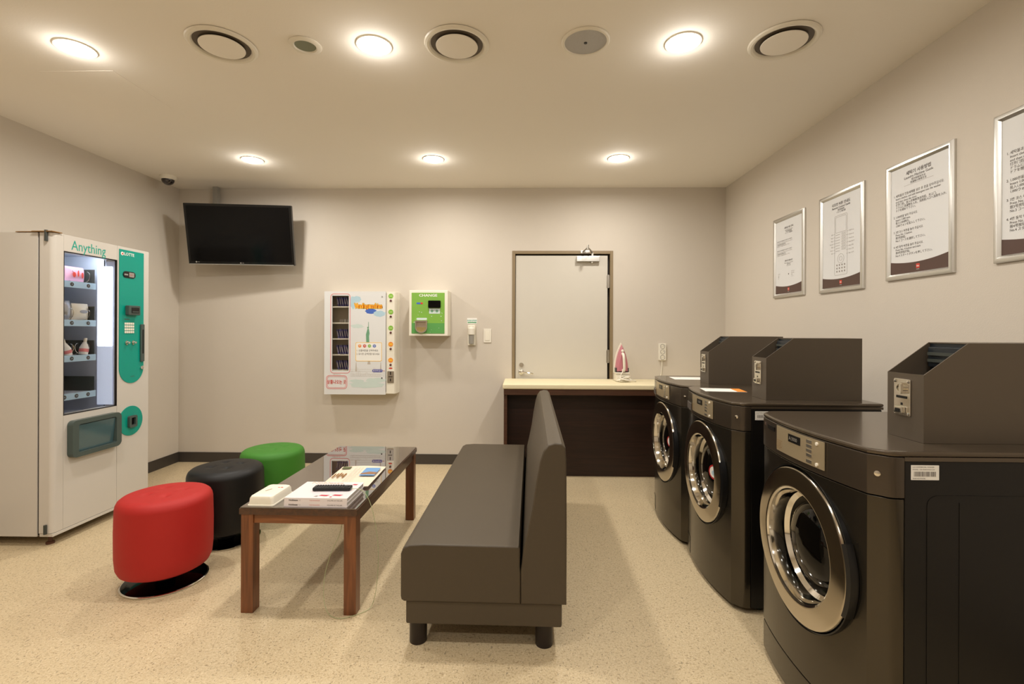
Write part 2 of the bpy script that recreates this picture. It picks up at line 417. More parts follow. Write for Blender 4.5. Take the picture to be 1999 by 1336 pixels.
t = thing('security_camera', 'white dome security camera with smoked dome, on the ceiling by the left corner', 'camera', (-3.271, 4.367, H))
part(t, 'housing', MB().lathe([(.066, 0), (.066, -.022), (.056, -.034), (.05, -.034)], (0, 0, 0), seg=40), M_white, local=True)
part(t, 'dome', MB().lathe([(.052, -.034)] + [(.052 * math.cos(R(a)), -.034 - .05 * math.sin(R(a))) for a in range(10, 91, 10)], (0, 0, 0), seg=40), M_dome, 'dark smoked dome', local=True)
f = MB().rectloft(Fr((-2.69, 2.58, H), (1, 0, 0), (0, -1, 0)), 0, -.45, .45, 0, [(0, 0), (0, .0015), (.004, .0022), (.225, .0022)])
single('ceiling_hatch', f, M_ceil, 'flush square access hatch in the ceiling beside the leftmost near downlight', 'hatch', (-2.465, 2.805, H))

# ================================================================ TELEVISION
t = thing('television', 'black flat television on a ceiling pole in the left corner, tilted down', 'television', (-2.622, 4.41, 2.209))
TL, TR, BL, BR = [Vector((p[0] * 1.022, p[1] * 1.022, 1.335 + (p[2] - 1.335) * 1.022)) for p in ((-3.107, 4.30, 2.491), (-2.136, 4.40, 2.487), (-3.103, 4.405, 1.929), (-2.141, 4.515, 1.929))]
u = ((TR - TL) + (BR - BL)).normalized(); v = ((TL - BL) + (TR - BR)).normalized(); v = (v - u * v.dot(u)).normalized()
cen = (TL + TR + BL + BR) / 4
tf = Fr(cen, u, v); W2, H2 = .484, .283
part(t, 'housing', MB().rslab(tf, rrect(-W2, -H2, W2, H2, .006), -.04, 0, bev=.003), M_tvb)
part(t, 'screen', MB().slab(tf, rrect(-W2 + .022, -H2 + .03, W2 - .022, H2 - .022), .0002, .0012), M_tvs)
f = MB(); f.slab(tf, rrect(-W2 + .006, -H2 + .001, W2 - .006, -H2 + .008), .0003, .003)
part(t, 'lower_edge', f, M_grey, 'thin grey lower edge')
f = MB(); f.slab(tf, circ(-.012, -H2 + .019, .006, 16), .0014, .0018); f.text(tf, -.002, -H2 + .0135, .0016, .016, 'LG')
part(t, 'maker_badge', f, M_grey); f = MB(); f.slab(tf, circ(-W2 + .07, -H2 + .024, .008, 16), .0014, .0018); f.text(tf, -W2 + .082, -H2 + .018, .0016, .015, 'TV')
part(t, 'corner_badge', f, M_grey)
f = MB(); f.box(-3.066, -3.016, 4.69, 4.735, 2.12, H - .0005, bev=.003);
pl = part(t, 'ceiling_pole', f, M_grey)
f = MB(); f.box(-3.05, -2.6, 4.64, 4.685, 2.15, 2.2); f.box(-2.74, -2.66, 4.58, 4.66, 2.14, 2.24)
f.slab(tf, rrect(-.14, -.12, .14, .12), -.07, -.042)
part(t, 'wall_arm', f, M_dgrey, sub=pl)

# ================================================================ BIG VENDING MACHINE
FX = -2.87
vm = thing('vending_machine', 'tall cream vending machine with teal control panel and lit glass window, against the left wall', 'vending machine', (-3.15, 3.255, 0))
Y0, Y1, ZB, ZT = 2.88, 3.635, .06, 1.925
f = MB()
f.box(-3.42, -2.965, Y0, Y0 + .02, ZB, ZT, bev=.003); f.box(-3.42, -2.965, Y1 - .02, Y1, ZB, ZT, bev=.003)
f.box(-3.42, -3.40, Y0 + .02, Y1 - .02, ZB, ZT); f.box(-3.40, -2.965, Y0 + .02, Y1 - .02, ZT - .02, ZT); f.box(-3.40, -2.965, Y0 + .02, Y1 - .02, ZB, ZB + .02)
part(vm, 'cabinet', f, M_vend)
f = MB(); f.box(-2.964, -2.955, Y0 + .006, Y1 - .006, ZB + .006, ZB + .72); f.box(-2.964, -2.955, Y0 + .006, 2.935, ZB + .7, ZT - .006); f.box(-2.964, -2.955, 3.345, Y1 - .006, ZB + .7, ZT - .006); f.box(-2.964, -2.955, 2.93, 3.35, 1.85, ZT - .006)
part(vm, 'door_seal', f, M_dgap)
# interior
f = MB(); I0, I1, J0, J1 = 2.93, 3.345, .76, 1.845
f.box(-3.38, -3.37, I0, I1, J0, J1); f.box(-3.37, -2.952, I0 - .004, I0, J0, J1); f.box(-3.37, -2.952, I1, I1 + .004, J0, J1)
f.box(-3.37, -2.952, I0, I1, J0 - .004, J0); f.box(-3.37, -2.952, I0, I1, J1, J1 + .004)
part(vm, 'interior_lining', f, M_int, 'pale cool white interior')
f = MB(); f.rslab(Fr((-2.93, 3.344, 0), (1, 0, 0), (0, 0, 1)), rrect(-.075, 1.21, .035, 1.775, .006), .005, .008, bev=.001)
part(vm, 'jamb_liner', MB().box(-2.9515, -2.886, 3.342, 3.3465, .80, 1.81), M_int, 'pale inner jamb')
part(vm, 'wall_glow_strip', MB().rslab(Fr((-2.93, 3.344, 0), (1, 0, 0), (0, 0, 1)), rrect(-.075, .80, .035, 1.208), .005, .008, bev=.001), mat('wall_glow', (200, 210, 232), .4, emit=.5), 'pale interior wall strip with added glow')  # lit interior wall imitated by a faintly glowing strip, not a lamp
part(vm, 'lamp_panel', f, M_tube, 'bright cool white lamp diffuser')
zs = (1.645, 1.39, 1.155, .905)
sf = LF(-2.965)
for k, z in enumerate(zs):
    f = MB(); f.box(-3.36, -2.975, 2.935, 3.283, z - .005, z); f.box(-3.3, -3.29, 2.935, 3.283, z, z + .16, mi=1)
    f.box(-3.36, -2.975, 3.279, 3.283, z, z + .10, mi=1)
    s_ = part(vm, 'shelf_tray', f, [M_int, M_dgrey])
    f = MB().slab(LF(-2.973), rrect(2.935, z - .038, 3.285, z + .004), 0, .006)
    part(vm, 'price_strip', f, M_strip, sub=s_)
    for q in range(3 if k < 3 else 4):
        yq = 3.225 - q * (.12 if k < 3 else .085); f = MB()
        f.slab(LF(-2.966), circ(yq, z - .017, .013, 14), 0, .001); f.text(LF(-2.966), yq, z - .021, .002, .014, '%d' % (k * 10 + 5 - q), 1, 'CENTER')
        part(vm, 'price_mark', f, [M_ink, M_strip], sub=s_)
    for q in range(2 if k < 3 else 1):
        yq = (3.235 if q == 0 else 3.115) if k < 3 else 2.985
        f = MB(); rr = .038; pts = []
        for a in range(0, 65):
            t_ = a / 64; ang = t_ * math.pi * 8
            pts.append((-2.985 - t_ * .25, yq + rr * math.sin(ang), z + .042 + rr * math.cos(ang) * 1.0))
        f.tube(pts, .0018, 5, sub=1)
        part(vm, 'coil', f, M_chrome, sub=s_)
# door panels
f = MB(); d0 = -2.953
f.rslab(Fr((0, 0, 0), (1, 0, 0), (0, 1, 0)), [(d0, Y0)] + [(FX - .025 + .025 * math.sin(R(a)), Y0 + .025 - .025 * math.cos(R(a))) for a in range(0, 91, 15)] + [(FX, 2.949), (d0, 2.949)], ZB + .02, ZT, bev=.002)
part(vm, 'door_stile', f, M_vend)
f = MB()
f.box(d0, FX, 2.951, 3.347, 1.822, ZT, bev=.0015)
part(vm, 'header_panel', f, M_vend)
f = MB(); f.box(d0, FX, 2.951, 3.347, ZB + .02, .79, bev=.0015)
part(vm, 'lower_panel', f, M_vend)
f = MB(); f.box(d0, FX, 3.349, Y1, ZB + .02, ZT, bev=.002)
cp = part(vm, 'control_column', f, M_vend)
f = MB(); f.box(d0, FX + .001, Y0 + .004, Y1, ZB - .001, ZB + .018, bev=.002)
part(vm, 'kick_rail', f, M_vend)
f = MB().rectloft(LF(FX - .003), 2.951, .79, 3.347, 1.822, [(0, -.012), (0, .003), (.003, .0035), (.005, 0), (.005, -.012)])
part(vm, 'window_frame', f, M_dgap)
part(vm, 'window_glass', MB().box(FX - .014, FX - .010, 2.959, 3.339, .798, 1.814), M_glass, 'clear glass window')
vf = LF(FX)
f = MB().text(vf, 3.0, 1.838, .0006, .088, 'Anything', 0, sx=.80, bold=.0003)
part(vm, 'lettering', f, M_tealink, 'teal lettering', recalc=False)
teal = [(3.362, 1.905), (3.362, 1.05)] + [(3.472 - .110 * math.cos(R(a)), 1.05 - .112 * math.sin(R(a))) for a in range(10, 180, 10)] + [(3.582, 1.05), (3.582, 1.905)]
tp = part(vm, 'teal_plate', MB().rslab(vf, teal, .0002, .004, bev=.001), M_teal, 'long teal plate with rounded foot')
f = MB(); f.slab(vf, circ(3.385, 1.875, .013, 20), .0042, .005, 0); f.text(vf, 3.40, 1.866, .0048, .03, 'LOTTE', 0, bold=.0006)
f.slab(vf, circ(3.387, 1.874, .0065, 12), .005, .0054, 1)
part(vm, 'maker_lettering', f, [M_paper, M_rink], sub=tp, recalc=False)
f = MB(); f.rslab(vf, rrect(3.39, 1.705, 3.50, 1.752, .022), .0042, .009, 0, bev=.002); f.slab(vf, rrect(3.44, 1.712, 3.485, 1.745, .003), .0092, .0102, 1); f.text(vf, 3.398, 1.722, .0096, .016, '0000', 2); f.text(vf, 3.444, 1.722, .0106, .014, '0.00', 3)
part(vm, 'amount_display', f, [M_black, M_grey, M_paper, M_rink], sub=tp)
f = MB(); f.rslab(vf, rrect(3.41, 1.435, 3.515, 1.505, .006), .0042, .035, 0, bev=.006); f.slab(vf, rrect(3.432, 1.45, 3.50, 1.49, .003), .0352, .0372, 1); f.slab(vf, rrect(3.437, 1.456, 3.495, 1.463), .0373, .0383, 0)
part(vm, 'bill_slot', f, [M_hatch, M_black], sub=tp)
f = MB()
for r_ in range(4):
    for c_ in range(5): f.rslab(vf, rrect(3.405 + c_ * .0175, 1.365 - r_ * .0205, 3.419 + c_ * .0175, 1.381 - r_ * .0205, .002), .0042, .008, 0, bev=.001)
f.slab(vf, rrect(3.405, 1.402, 3.45, 1.408), .0042, .0046, 1)
part(vm, 'keypad', f, [M_cream, M_ink], 'cream number keypad', sub=tp)
for yq in (3.425, 3.483):
    f = MB().lathe([(.016, .004), (.016, .01), (.011, .014), (.008, .026), (0, .027)], (FX, yq, 1.235), (1, 0, 0), 20)
    part(vm, 'coin_knob', f, M_chrome, sub=tp)
f = MB(); f.rslab(vf, rrect(3.545, 1.09, 3.578, 1.37, .006), .0042, .016, 0, bev=.003); f.slab(vf, rrect(3.556, 1.15, 3.567, 1.33, .003), .0162, .0172, 1)
part(vm, 'pull_handle', f, [M_hatch, M_black], sub=tp)
part(vm, 'door_lock', MB().lathe([(.014, .004), (.014, .012), (.007, .013), (0, .013)], (FX, 3.562, 1.045), (1, 0, 0), 20), M_chrome, sub=tp)
f = MB().text(vf, 3.46, .982, .0046, .012, 'LOTTE', 0)
part(vm, 'small_lettering', f, M_ink, sub=tp, recalc=False)
tcirc = part(vm, 'teal_disc', MB().rslab(vf, circ(3.467, .663, .108, 40), .0002, .004, bev=.001), M_teal, 'teal disc')
f = MB(); f.ringslab(vf, rrect(3.435, .615, 3.505, .7, .012), rrect(3.452, .632, 3.49, .685, .004), .0042, .022, 0); f.slab(vf, rrect(3.452, .632, 3.49, .685, .004), .0042, .006, 1)
part(vm, 'coin_return', f, [M_hatch, M_black], sub=tcirc)
# delivery hatch
f = MB()
def bulge(poly): return [(a + .012 * (1 - ((b_ - .632) / .12) ** 2) * max(0, (a - 3.2) / .14), b_) for a, b_ in poly]
hp = bulge(rrect(2.975, .515, 3.340, .75, .03, 5)); hi_ = bulge(rrect(3.018, .543, 3.300, .722, .012, 5))
f.ringslab(vf, hp, hi_, .0003, .038)
hf = part(vm, 'delivery_hatch', f, M_hatch, 'rounded grey green delivery hatch')
f = MB(); f.faces([vf.p(3.017, .545, .012), vf.p(3.303, .545, .012), vf.p(3.303, .717, .03), vf.p(3.017, .717, .03)], [(0, 1, 2, 3)]); f.slab(vf, rrect(3.017, .542, 3.303, .72), .0005, .004, 1)
part(vm, 'flap', f, [mat('smoky_teal_flap', (72, 100, 106), .12, coat=.6), M_black], 'translucent blue grey flap', sub=hf)
for z0, z1 in ((ZT - .055, ZT + .012), (ZB + .02, ZB + .075)):
    f = MB().cyl((-2.905, Y0 - .008, z0), (-2.905, Y0 - .008, z1), .0085)
    part(vm, 'hinge_barrel', f, M_dgrey)
f = MB().box(-2.99, -2.86, Y0 - .015, Y0 + .05, ZT + .001, ZT + .006); f.box(-3.10, -2.99, Y0 - .004, Y0 + .03, ZT + .001, ZT + .005)
part(vm, 'hinge_plate', f, M_gold, 'brass coloured top hinge plate')
for x, y in ((-3.36, 2.95), (-3.36, 3.56), (-2.93, 2.93), (-2.93, 3.58)):
    f = MB().lathe([(.022, 0), (.022, .012), (.01, .016), (.01, .0595)], (x, y, 0), seg=16)
    part(vm, 'foot', f, mat('rusty_foot', (84, 50, 34), .6) if x == -3.36 and y < 3 else MATS['rusty_foot'])
for nm, loc, rot, sx_, sy_, p_ in (('cabinet_side_fill', (-2.935, 2.942, 1.31), (R(90), 0, 0), .02, .9, 9), ('cabinet_top_fill', (-2.95, 3.14, 1.838), (0, R(25), 0), .02, .36, 4)):  # unseen area lamps added to brighten the cabinet interior
    ld = bpy.data.lights.new(nm, 'AREA'); ld.shape = 'RECTANGLE'; ld.size = sx_; ld.size_y = sy_; ld.energy = p_; ld.color = (.82, .9, 1)
    lo = bpy.data.objects.new(nm, ld); lo.location = loc; lo.rotation_euler = rot; C.objects.link(lo)
# products inside
def pack(name, y, z, w_, h_, mt, label, cat, print_=None, tilt=0, x=-3.02, d=.03):
    f = MB(); n = 8
    fr_ = LF(x, y, z)
    prof = []
    rows = 6; vs = []; fs = []
    for i in range(rows + 1):
        tt = i / rows; dz = h_ * tt; th = d * math.sin(math.pi * tt) ** .5 + .001
        for j in range(n + 1):
            s_ = j / n; a = (s_ - .5) * w_ + tilt * dz; th2 = th * math.sin(math.pi * min(max(s_, .02), .98)) ** .5
            vs.append(fr_.p(a, dz, th2))
        for j in range(n + 1):
            s_ = j / n; a = (s_ - .5) * w_ + tilt * dz; th2 = th * math.sin(math.pi * min(max(s_, .02), .98)) ** .5
            vs.append(fr_.p(a, dz, -th2))
    m_ = 2 * (n + 1)
    for i in range(rows):
        for j in range(n):
            fs.append([i * m_ + j, i * m_ + j + 1, (i + 1) * m_ + j + 1, (i + 1) * m_ + j])
            fs.append([i * m_ + n + 1 + j, (i + 1) * m_ + n + 1 + j, (i + 1) * m_ + n + 2 + j, i * m_ + n + 2 + j])
        fs.append([i * m_, (i + 1) * m_, (i + 1) * m_ + n + 1, i * m_ + n + 1]); fs.append([i * m_ + n, i * m_ + 2 * n + 1, (i + 1) * m_ + 2 * n + 1, (i + 1) * m_ + n])
    f.faces(vs, fs)
    t_ = thing(name, label, cat, (x, y, z)); part(t_, 'wrapper', f, mt)
    if print_:
        g = MB(); ff = LF(x + d + .0015, y, z)
        for (a, b_, w2, h2, mi) in print_[0]: g.slab(ff, circ(a + tilt * b_, b_, w2, 12, h2), 0, .0006, mi)
        part(t_, 'printed_front', g, print_[1])
pack('snack_bag', 3.175, zs[0] + .001, .135, .105, M_snp, 'pink snack bag with red print on the top shelf of the vending machine', 'snack', ([(-.03, .05, .012, .018, 0), (.0, .06, .006, .022, 0), (.03, .05, .008, .02, 0)], [M_rink]))
pack('snack_bag', 2.995, zs[0] + .001, .09, .09, M_sny, 'lime green snack bag at the left end of the top shelf of the vending machine', 'snack')
pack('snack_bag', 3.215, zs[1] + .001, .12, .115, M_cream, 'cream pouch at the right of the second shelf of the vending machine', 'snack', ([(.0, .06, .03, .012, 0)], [M_sng]))
pack('snack_bag', 3.10, zs[1] + .001, .085, .13, M_sng, 'silver grey pouch on the second shelf of the vending machine', 'snack')
for y, tl, lb in ((3.125, -.35, 'white squeeze tube with pink print, leaning, on the third shelf'), (3.235, .15, 'white squeeze tube with pink print, upright, right end of the third shelf')):
    t_ = thing('squeeze_tube', lb, 'tube', (-3.01, y, zs[2]), group='squeeze tubes in the vending machine')
    ax = Vector((0, tl, 1)).normalized()
    part(t_, 'body', MB().lathe([(.006, 0), (.024, .004), (.026, .05), (.012, .085), (.007, .09)], (-3.01, y, zs[2] + .001), ax, 16), M_paper)
    part(t_, 'cap', MB().lathe([(.010, .09), (.010, .115), (0, .116)], (-3.01, y, zs[2] + .001), ax, 12), M_cream)
    part(t_, 'printed_band', MB().lathe([(.0265, .02), (.0268, .042)], (-3.01, y, zs[2] + .001), ax, 16, cap=False), M_pink)

# ================================================================ WALL VENDING MACHINE
wv = thing('wall_vending_machine', 'white wall-mounted vending box with watercolour front, narrow window and a row of round stickers', 'vending machine', (-1.57, 4.70, .70))
WY = 4.63
f = MB()
f.box(-1.92, -1.322, 4.745, 4.769, .715, 1.703); f.box(-1.92, -1.905, WY + .012, 4.745, .715, 1.703); f.box(-1.665, -1.65, WY + .012, 4.745, .73, 1.69)
f.box(-1.905, -1.322, WY + .012, 4.745, 1.69, 1.703); f.box(-1.905, -1.322, WY + .012, 4.745, .715, .73)
part(wv, 'cabinet', f, M_cream)
f = MB(); f.rslab(Fr((0, 0, 0), (1, 0, 0), (0, 1, 0)), [(-1.320, WY + .012), (-1.242, WY + .012), (-1.222, WY + .05), (-1.222, 4.769), (-1.320, 4.769)], .715, 1.703, bev=.002)
side = part(wv, 'coin_column', f, M_cream)
wf = BK(0, WY, 0)
f = MB(); op = rrect(-1.846, .935, -1.684, 1.664, .012, 3)
n = len(op); outer = []
# door leaf with a rounded window opening: 4 strips around it
f.box(-1.922, -1.846, WY, WY + .012, .707, 1.706); f.box(-1.684, -1.324, WY, WY + .012, .707, 1.706)
f.box(-1.846, -1.684, WY, WY + .012, .707, .935); f.box(-1.846, -1.684, WY, WY + .012, 1.664, 1.706)
part(wv, 'front_door', f, M_poster)
f = MB()
for ins, w_ in ((0, .004),):
    o_ = rrect(-1.862, .912, -1.668, 1.684, .03); i_ = rrect(-1.857, .917, -1.673, 1.679, .026); f.ringslab(wf, o_, i_, .0005, .0015)
o_ = rrect(-1.902, .76, -1.697, .892, .03); i_ = rrect(-1.897, .765, -1.702, .887, .026); f.ringslab(wf, o_, i_, .0005, .0015)
o_ = rrect(-1.89, .772, -1.709, .88, .02); i_ = rrect(-1.887, .775, -1.712, .877, .018); f.ringslab(wf, o_, i_, .0005, .0012)
part(wv, 'red_outline', f, M_pink)
part(wv, 'window_pane', MB().box(-1.845, -1.685, WY + .004, WY + .0065, .937, 1.662), M_glass, 'clear window pane')
f = MB().box(-1.904, -1.665, 4.735, 4.7445, .732, 1.688); part(wv, 'back_liner', f, mat('taupe_liner', (140, 126, 104), .6))
shz = [1.562, 1.405, 1.25, 1.095, .945]
for z in shz: part(wv, 'window_shelf', MB().box(-1.9045, -1.6655, WY + .014, 4.734, z - .012, z), M_cream)
# printed front
f = MB(); PM = [M_yellow, M_orange, M_brownink, M_blue, M_paleblue, M_paleteal, M_sage, M_sketch, M_purple, M_rink, M_ink, M_paper, M_gbtn]
pc = [0]
def pslab(poly, l, mi):
    pc[0] += 1; c_ = .0003 + pc[0] * .00002; f.slab(wf, poly, c_ - .0002, c_, mi)
rnd = random.Random(3)
def blob(a, b_, ra, rb, l, mi, k=18, j=.18):
    pslab([(a + ra * math.cos(2 * math.pi * q / k) * (1 + rnd.uniform(-j, j)), b_ + rb * math.sin(2 * math.pi * q / k) * (1 + rnd.uniform(-j, j))) for q in range(k)], l, mi)
blob(-1.645, 1.60, .028, .06, 0, 4); blob(-1.60, 1.63, .035, .03, 0, 4); blob(-1.47, 1.515, .055, .026, 0, 3); blob(-1.385, 1.49, .058, .03, 0, 4)
for c_, bo, mi in ((.0012, .0082, 2), (.0015, .0062, 0), (.0018, .0012, 1)): f.text(wf, -1.492, 1.546, c_, .058, 'Vendingmachine', mi, 'CENTER', sx=.70, bold=bo)
# watercolour scene
blob(-1.50, .80, .17, .03, 0, 5); blob(-1.42, .845, .10, .022, 0, 5); blob(-1.6, .835, .07, .018, 0, 5); blob(-1.60, 1.37, .06, .02, 0, 5, j=.3)
for q in range(14):
    a = -1.66 + q * .024 + rnd.uniform(-.004, .004); hh = rnd.choice((.02, .035, .05, .08)); 
    o_ = rrect(a, .885, a + .016, .885 + hh); i_ = rrect(a + .0012, .8862, a + .0148, .885 + hh - .0012); f.ringslab(wf, o_, i_, .0007, .0009, 7)
for z in (.884, .905, .93, .95): pslab(rrect(-1.67, z, -1.37, z + .0012), 1, 7)
for a in (-1.61, -1.37): pslab([(a - .008, .93), (a + .008, .93), (a + .002, 1.02), (a - .002, 1.02)], 1, 7)
# plain green standing figure on a plinth
pslab([(-1.512, 1.21), (-1.482, 1.21), (-1.485, 1.27), (-1.48, 1.30), (-1.487, 1.345), (-1.50, 1.345), (-1.515, 1.29)], 1, 6)
pslab(circ(-1.495, 1.355, .009, 10), 1, 6); pslab([(-1.494, 1.36), (-1.488, 1.36), (-1.4885, 1.41), (-1.4925, 1.41)], 1, 6)
pslab([(-1.50, 1.0), (-1.47, 1.0), (-1.475, 1.04), (-1.495, 1.04)], 1, 7)
o_ = rrect(-1.615, 1.03, -1.36, 1.213, .012); i_ = rrect(-1.611, 1.034, -1.364, 1.209, .01); f.ringslab(wf, o_, i_, .0008, .0012, 0)
pslab(i_, 1, 11)
for k, (ch, mi) in enumerate((('주', 1), ('의', 9), ('사', 12), ('항', 3))):
    a = -1.575 + k * .0475; f.slab(wf, circ(a, 1.178, .016, 16), .0011, .0013, mi); f.text(wf, a, 1.170, .0015, .024, ch, 11, 'CENTER')
f.text(wf, -1.607, 1.125, .0013, .023, '1. 상품버튼을 선택하세요', 10, sx=.88); f.text(wf, -1.607, 1.092, .0013, .023, '2. 표시된 금액만큼 넣으세요', 10, sx=.84)
f.slab(wf, rrect(-1.452, .924, -1.352, .952, .013), .0011, .0014, 8); f.text(wf, -1.402, .932, .0017, .019, '동전투입구', 11, 'CENTER'); pslab(rrect(-1.35, .937, -1.338, .9395), 2, 9); pslab([(-1.338, .933), (-1.331, .938), (-1.338, .943)], 2, 9)
f.text(wf, -1.80, .812, .0016, .043, '상품나오는 곳', 9, 'CENTER', sx=.75, bold=.0007)
f.text(wf, -1.80, .895, .0012, .014, '상품꺼내는곳', 7, 'CENTER')
part(wv, 'printed_front', f, PM, recalc=False)
part(wv, 'door_lock', MB().lathe([(.006, 0), (.006, .004), (0, .004)], (-1.358, WY, .868), (0, -1, 0), 12), M_black)
part(wv, 'upper_lock', MB().lathe([(.006, 0), (.006, .004), (0, .004)], (-1.358, WY, 1.655), (0, -1, 0), 12), M_grey)
cf = BK(0, WY + .012, 0)
for k, z in enumerate((1.662, 1.508, 1.352, 1.195, 1.04)):
    g = k < 3
    f = MB().slab(cf, circ(-1.277, z, .0235, 24), .0003, .002); f.slab(cf, rrect(-1.293, z - .006, -1.261, z + .006, .004), .0021, .0024, 1)
    part(wv, 'price_sticker', f, [M_gbtn if g else M_obtn, mat('pale_lime_ink', (176, 208, 120), .5) if k == 0 else (MATS['pale_lime_ink'] if g else M_yellow)], 'green round sticker' if g else 'orange round sticker', sub=side)
    part(wv, 'push_button', MB().lathe([(.0105, 0), (.0105, .008), (.006, .01), (0, .01)], (-1.277, WY + .012, z - .045), (0, -1, 0), 16), mat('maroon_button', (92, 50, 48), .4) if k == 0 else MATS['maroon_button'], sub=side)
f = MB().slab(cf, circ(-1.277, .962, .018, 16, .007), .0003, .0016); part(wv, 'arrow_sticker', f, M_rink, 'small red sticker', sub=side)
f = MB(); f.rslab(cf, rrect(-1.308, .82, -1.244, .935, .006), .0003, .006, 0, bev=.002); f.slab(cf, rrect(-1.281, .898, -1.272, .928), .0063, .007, 1); f.slab(cf, rrect(-1.296, .876, -1.257, .883), .0063, .007, 1); f.slab(cf, rrect(-1.281, .835, -1.272, .862), .0063, .007, 1)
part(wv, 'coin_slot_plate', f, [M_steel, M_black], sub=side)
# packets behind the little window
p0 = None
for r_, z in enumerate(shz):
    cnt = 4 if r_ == 1 else 5
    for k in range(cnt):
        a = -1.795 + k * .023
        if r_ == 1:
            f = MB().box(-.01, .01, -.02, .02, .0005, .032, bev=.002)
            o = finish('small_packet', f, M_packet2); o.location = (a + .015, 4.69, z)
            o['label'] = ('leftmost', 'second from left', 'second from right', 'rightmost')[k] + ' small grey packet on the second shelf behind the wall machine window'; o['category'] = 'packet'; o['group'] = 'grey packets in the wall machine'
            continue
        if p0 is None:
            p0 = thing('violet_packet', '', 'packet', (0, 0, 0))
            q = finish('sleeve', MB().box(-.007, .007, -.035, .035, .0005, .088, bev=.0015), M_packet); q.parent = p0
            q = finish('pale_edge', MB().box(-.004, .004, -.036, -.0352, .02, .07), M_inklt); q.parent = p0
            o = p0
        else: o = copy_tree(p0)
        o.location = (a, 4.70, z + .002); o.rotation_euler = (0, R(-12 + 3 * (k % 2)), 0)
        o['label'] = '%s slim violet packet leaning on the %s shelf of the wall machine' % (('leftmost', 'second from left', 'middle', 'second from right', 'rightmost')[k], ('top', '', 'third', 'fourth', 'bottom')[r_])
        o['category'] = 'packet'; o['group'] = 'violet packets on the %s shelf' % ('top', '', 'third', 'fourth', 'bottom')[r_]

# ================================================================ CHANGE MACHINE
ch = thing('change_machine', 'small cream wall box with green CHANGE front and black note slot', 'change machine', (-.9, 4.70, 1.28))
CY = 4.57
part(ch, 'cabinet', MB().box(-1.083, -.712, CY, 4.769, 1.278, 1.714, bev=.006), M_cream)
cf = BK(0, CY, 0)
f = MB().rslab(cf, rrect(-1.058, 1.300, -.742, 1.69, .004), .0003, .003, 0, bev=.001)
fp = part(ch, 'green_front', f, M_lime, 'lime green printed front')
f = MB(); f.slab(cf, rrect(-1.056, 1.302, -.744, 1.40), .0032, .0034, 0)
rnd2 = random.Random(5)
for q in range(16): f.slab(cf, circ(rnd2.uniform(-1.04, -.76), rnd2.uniform(1.31, 1.52), rnd2.uniform(.002, .005), 8), .0036, .0038, 1)
f.text(cf, -.9, 1.653, .0038, .034, 'CHANGE', 2, 'CENTER', sx=1.25, bold=.0007)
f.slab(cf, rrect(-1.01, 1.58, -.95, 1.597, .003), .0036, .004, 3); f.slab(cf, rrect(-.972, 1.58, -.95, 1.597, .003), .0041, .0044, 4)
f.slab(cf, rrect(-.89, 1.49, -.785, 1.54, .004), .0036, .004, 1); f.slab(cf, circ(-.862, 1.515, .013, 12), .0041, .0044, 5); f.slab(cf, circ(-.815, 1.515, .013, 12), .0041, .0044, 5)
f.slab(cf, rrect(-1.01, 1.43, -.91, 1.45, .009), .0036, .004, 1)
part(ch, 'printed_front', f, [M_lime2, M_paleteal, M_paper, M_blue, M_rink, M_sage], sub=fp, recalc=False)
f = MB(); f.rslab(cf, rrect(-.897, 1.545, -.778, 1.615, .008), .0033, .022, 0, bev=.004); f.slab(cf, rrect(-.89, 1.586, -.785, 1.60, .005), .0222, .026, 0); f.slab(cf, rrect(-.89, 1.56, -.785, 1.571, .005), .0222, .026, 0)
part(ch, 'note_slot', f, M_tvs, 'glossy black note slot', sub=fp)
cup = [(-1.02, 1.425), (-1.02, 1.36)] + [(-.962 - .058 * math.cos(R(a)), 1.36 - .056 * math.sin(R(a))) for a in range(15, 180, 15)] + [(-.904, 1.36), (-.904, 1.425)]
cupi = [(-.962 + (a + .962) * .8, 1.365 + (b_ - 1.365) * .8) for a, b_ in cup]
f = MB(); f.ringslab(cf, cup, cupi, .0033, .024, 0); f.slab(cf, cupi, .0033, .006, 1); f.slab(cf, [p for p in cupi if p[1] < 1.366], .0062, .008, 2)
part(ch, 'coin_cup', f, [M_chrome, mat('cup_steel', (176, 160, 140), .3, .6), mat('coin_brass', (160, 140, 90), .4, .5)], 'chrome coin cup', sub=fp)

# emergency torch + switch + power strip
t = thing('emergency_torch', 'small clear and white emergency torch in its wall holder, between change machine and door', 'torch', (-.505, 4.75, 1.18))
part(t, 'holder', MB().box(-.54, -.465, 4.735, 4.769, 1.185, 1.385, bev=.005), M_cream)
part(t, 'lamp_head', MB().lathe([(.03, 0), (.033, .004), (.033, .06), (.022, .075), (.022, .08)], (-.502, 4.73 - .018, 1.29), (0, 0, 1), 20), M_white)
part(t, 'grip', MB().lathe([(.022, 0), (.024, .004), (.024, .082), (.028, .0895)], (-.502, 4.712, 1.20), (0, 0, 1), 20), M_grey, 'pale grey grip')
f = MB(); g = BK(); f.slab(g, rrect(-.55, 1.398, -.452, 1.455, .003), .0005, .002, 0); f.text(g, -.501, 1.424, .0024, .0165, '휴대용비상조명등', 1, 'CENTER', sx=.78, bold=.0003); f.slab(g, rrect(-.545, 1.404, -.457, 1.417), .0022, .0026, 2)
part(t, 'instruction_sticker', f, [M_paper, M_tealink, M_sage], 'green lettered sticker')
t = thing('light_switch', 'white wall light switch just left of the door', 'switch', (-.347, 4.765, 1.21))
part(t, 'cover_plate', MB().rslab(g, rrect(-.386, 1.212, -.309, 1.348, .004), .0005, .009, bev=.003), M_white)
part(t, 'rocker', MB().rslab(g, rrect(-.37, 1.232, -.325, 1.328, .003), .0092, .013, bev=.002), M_cream)
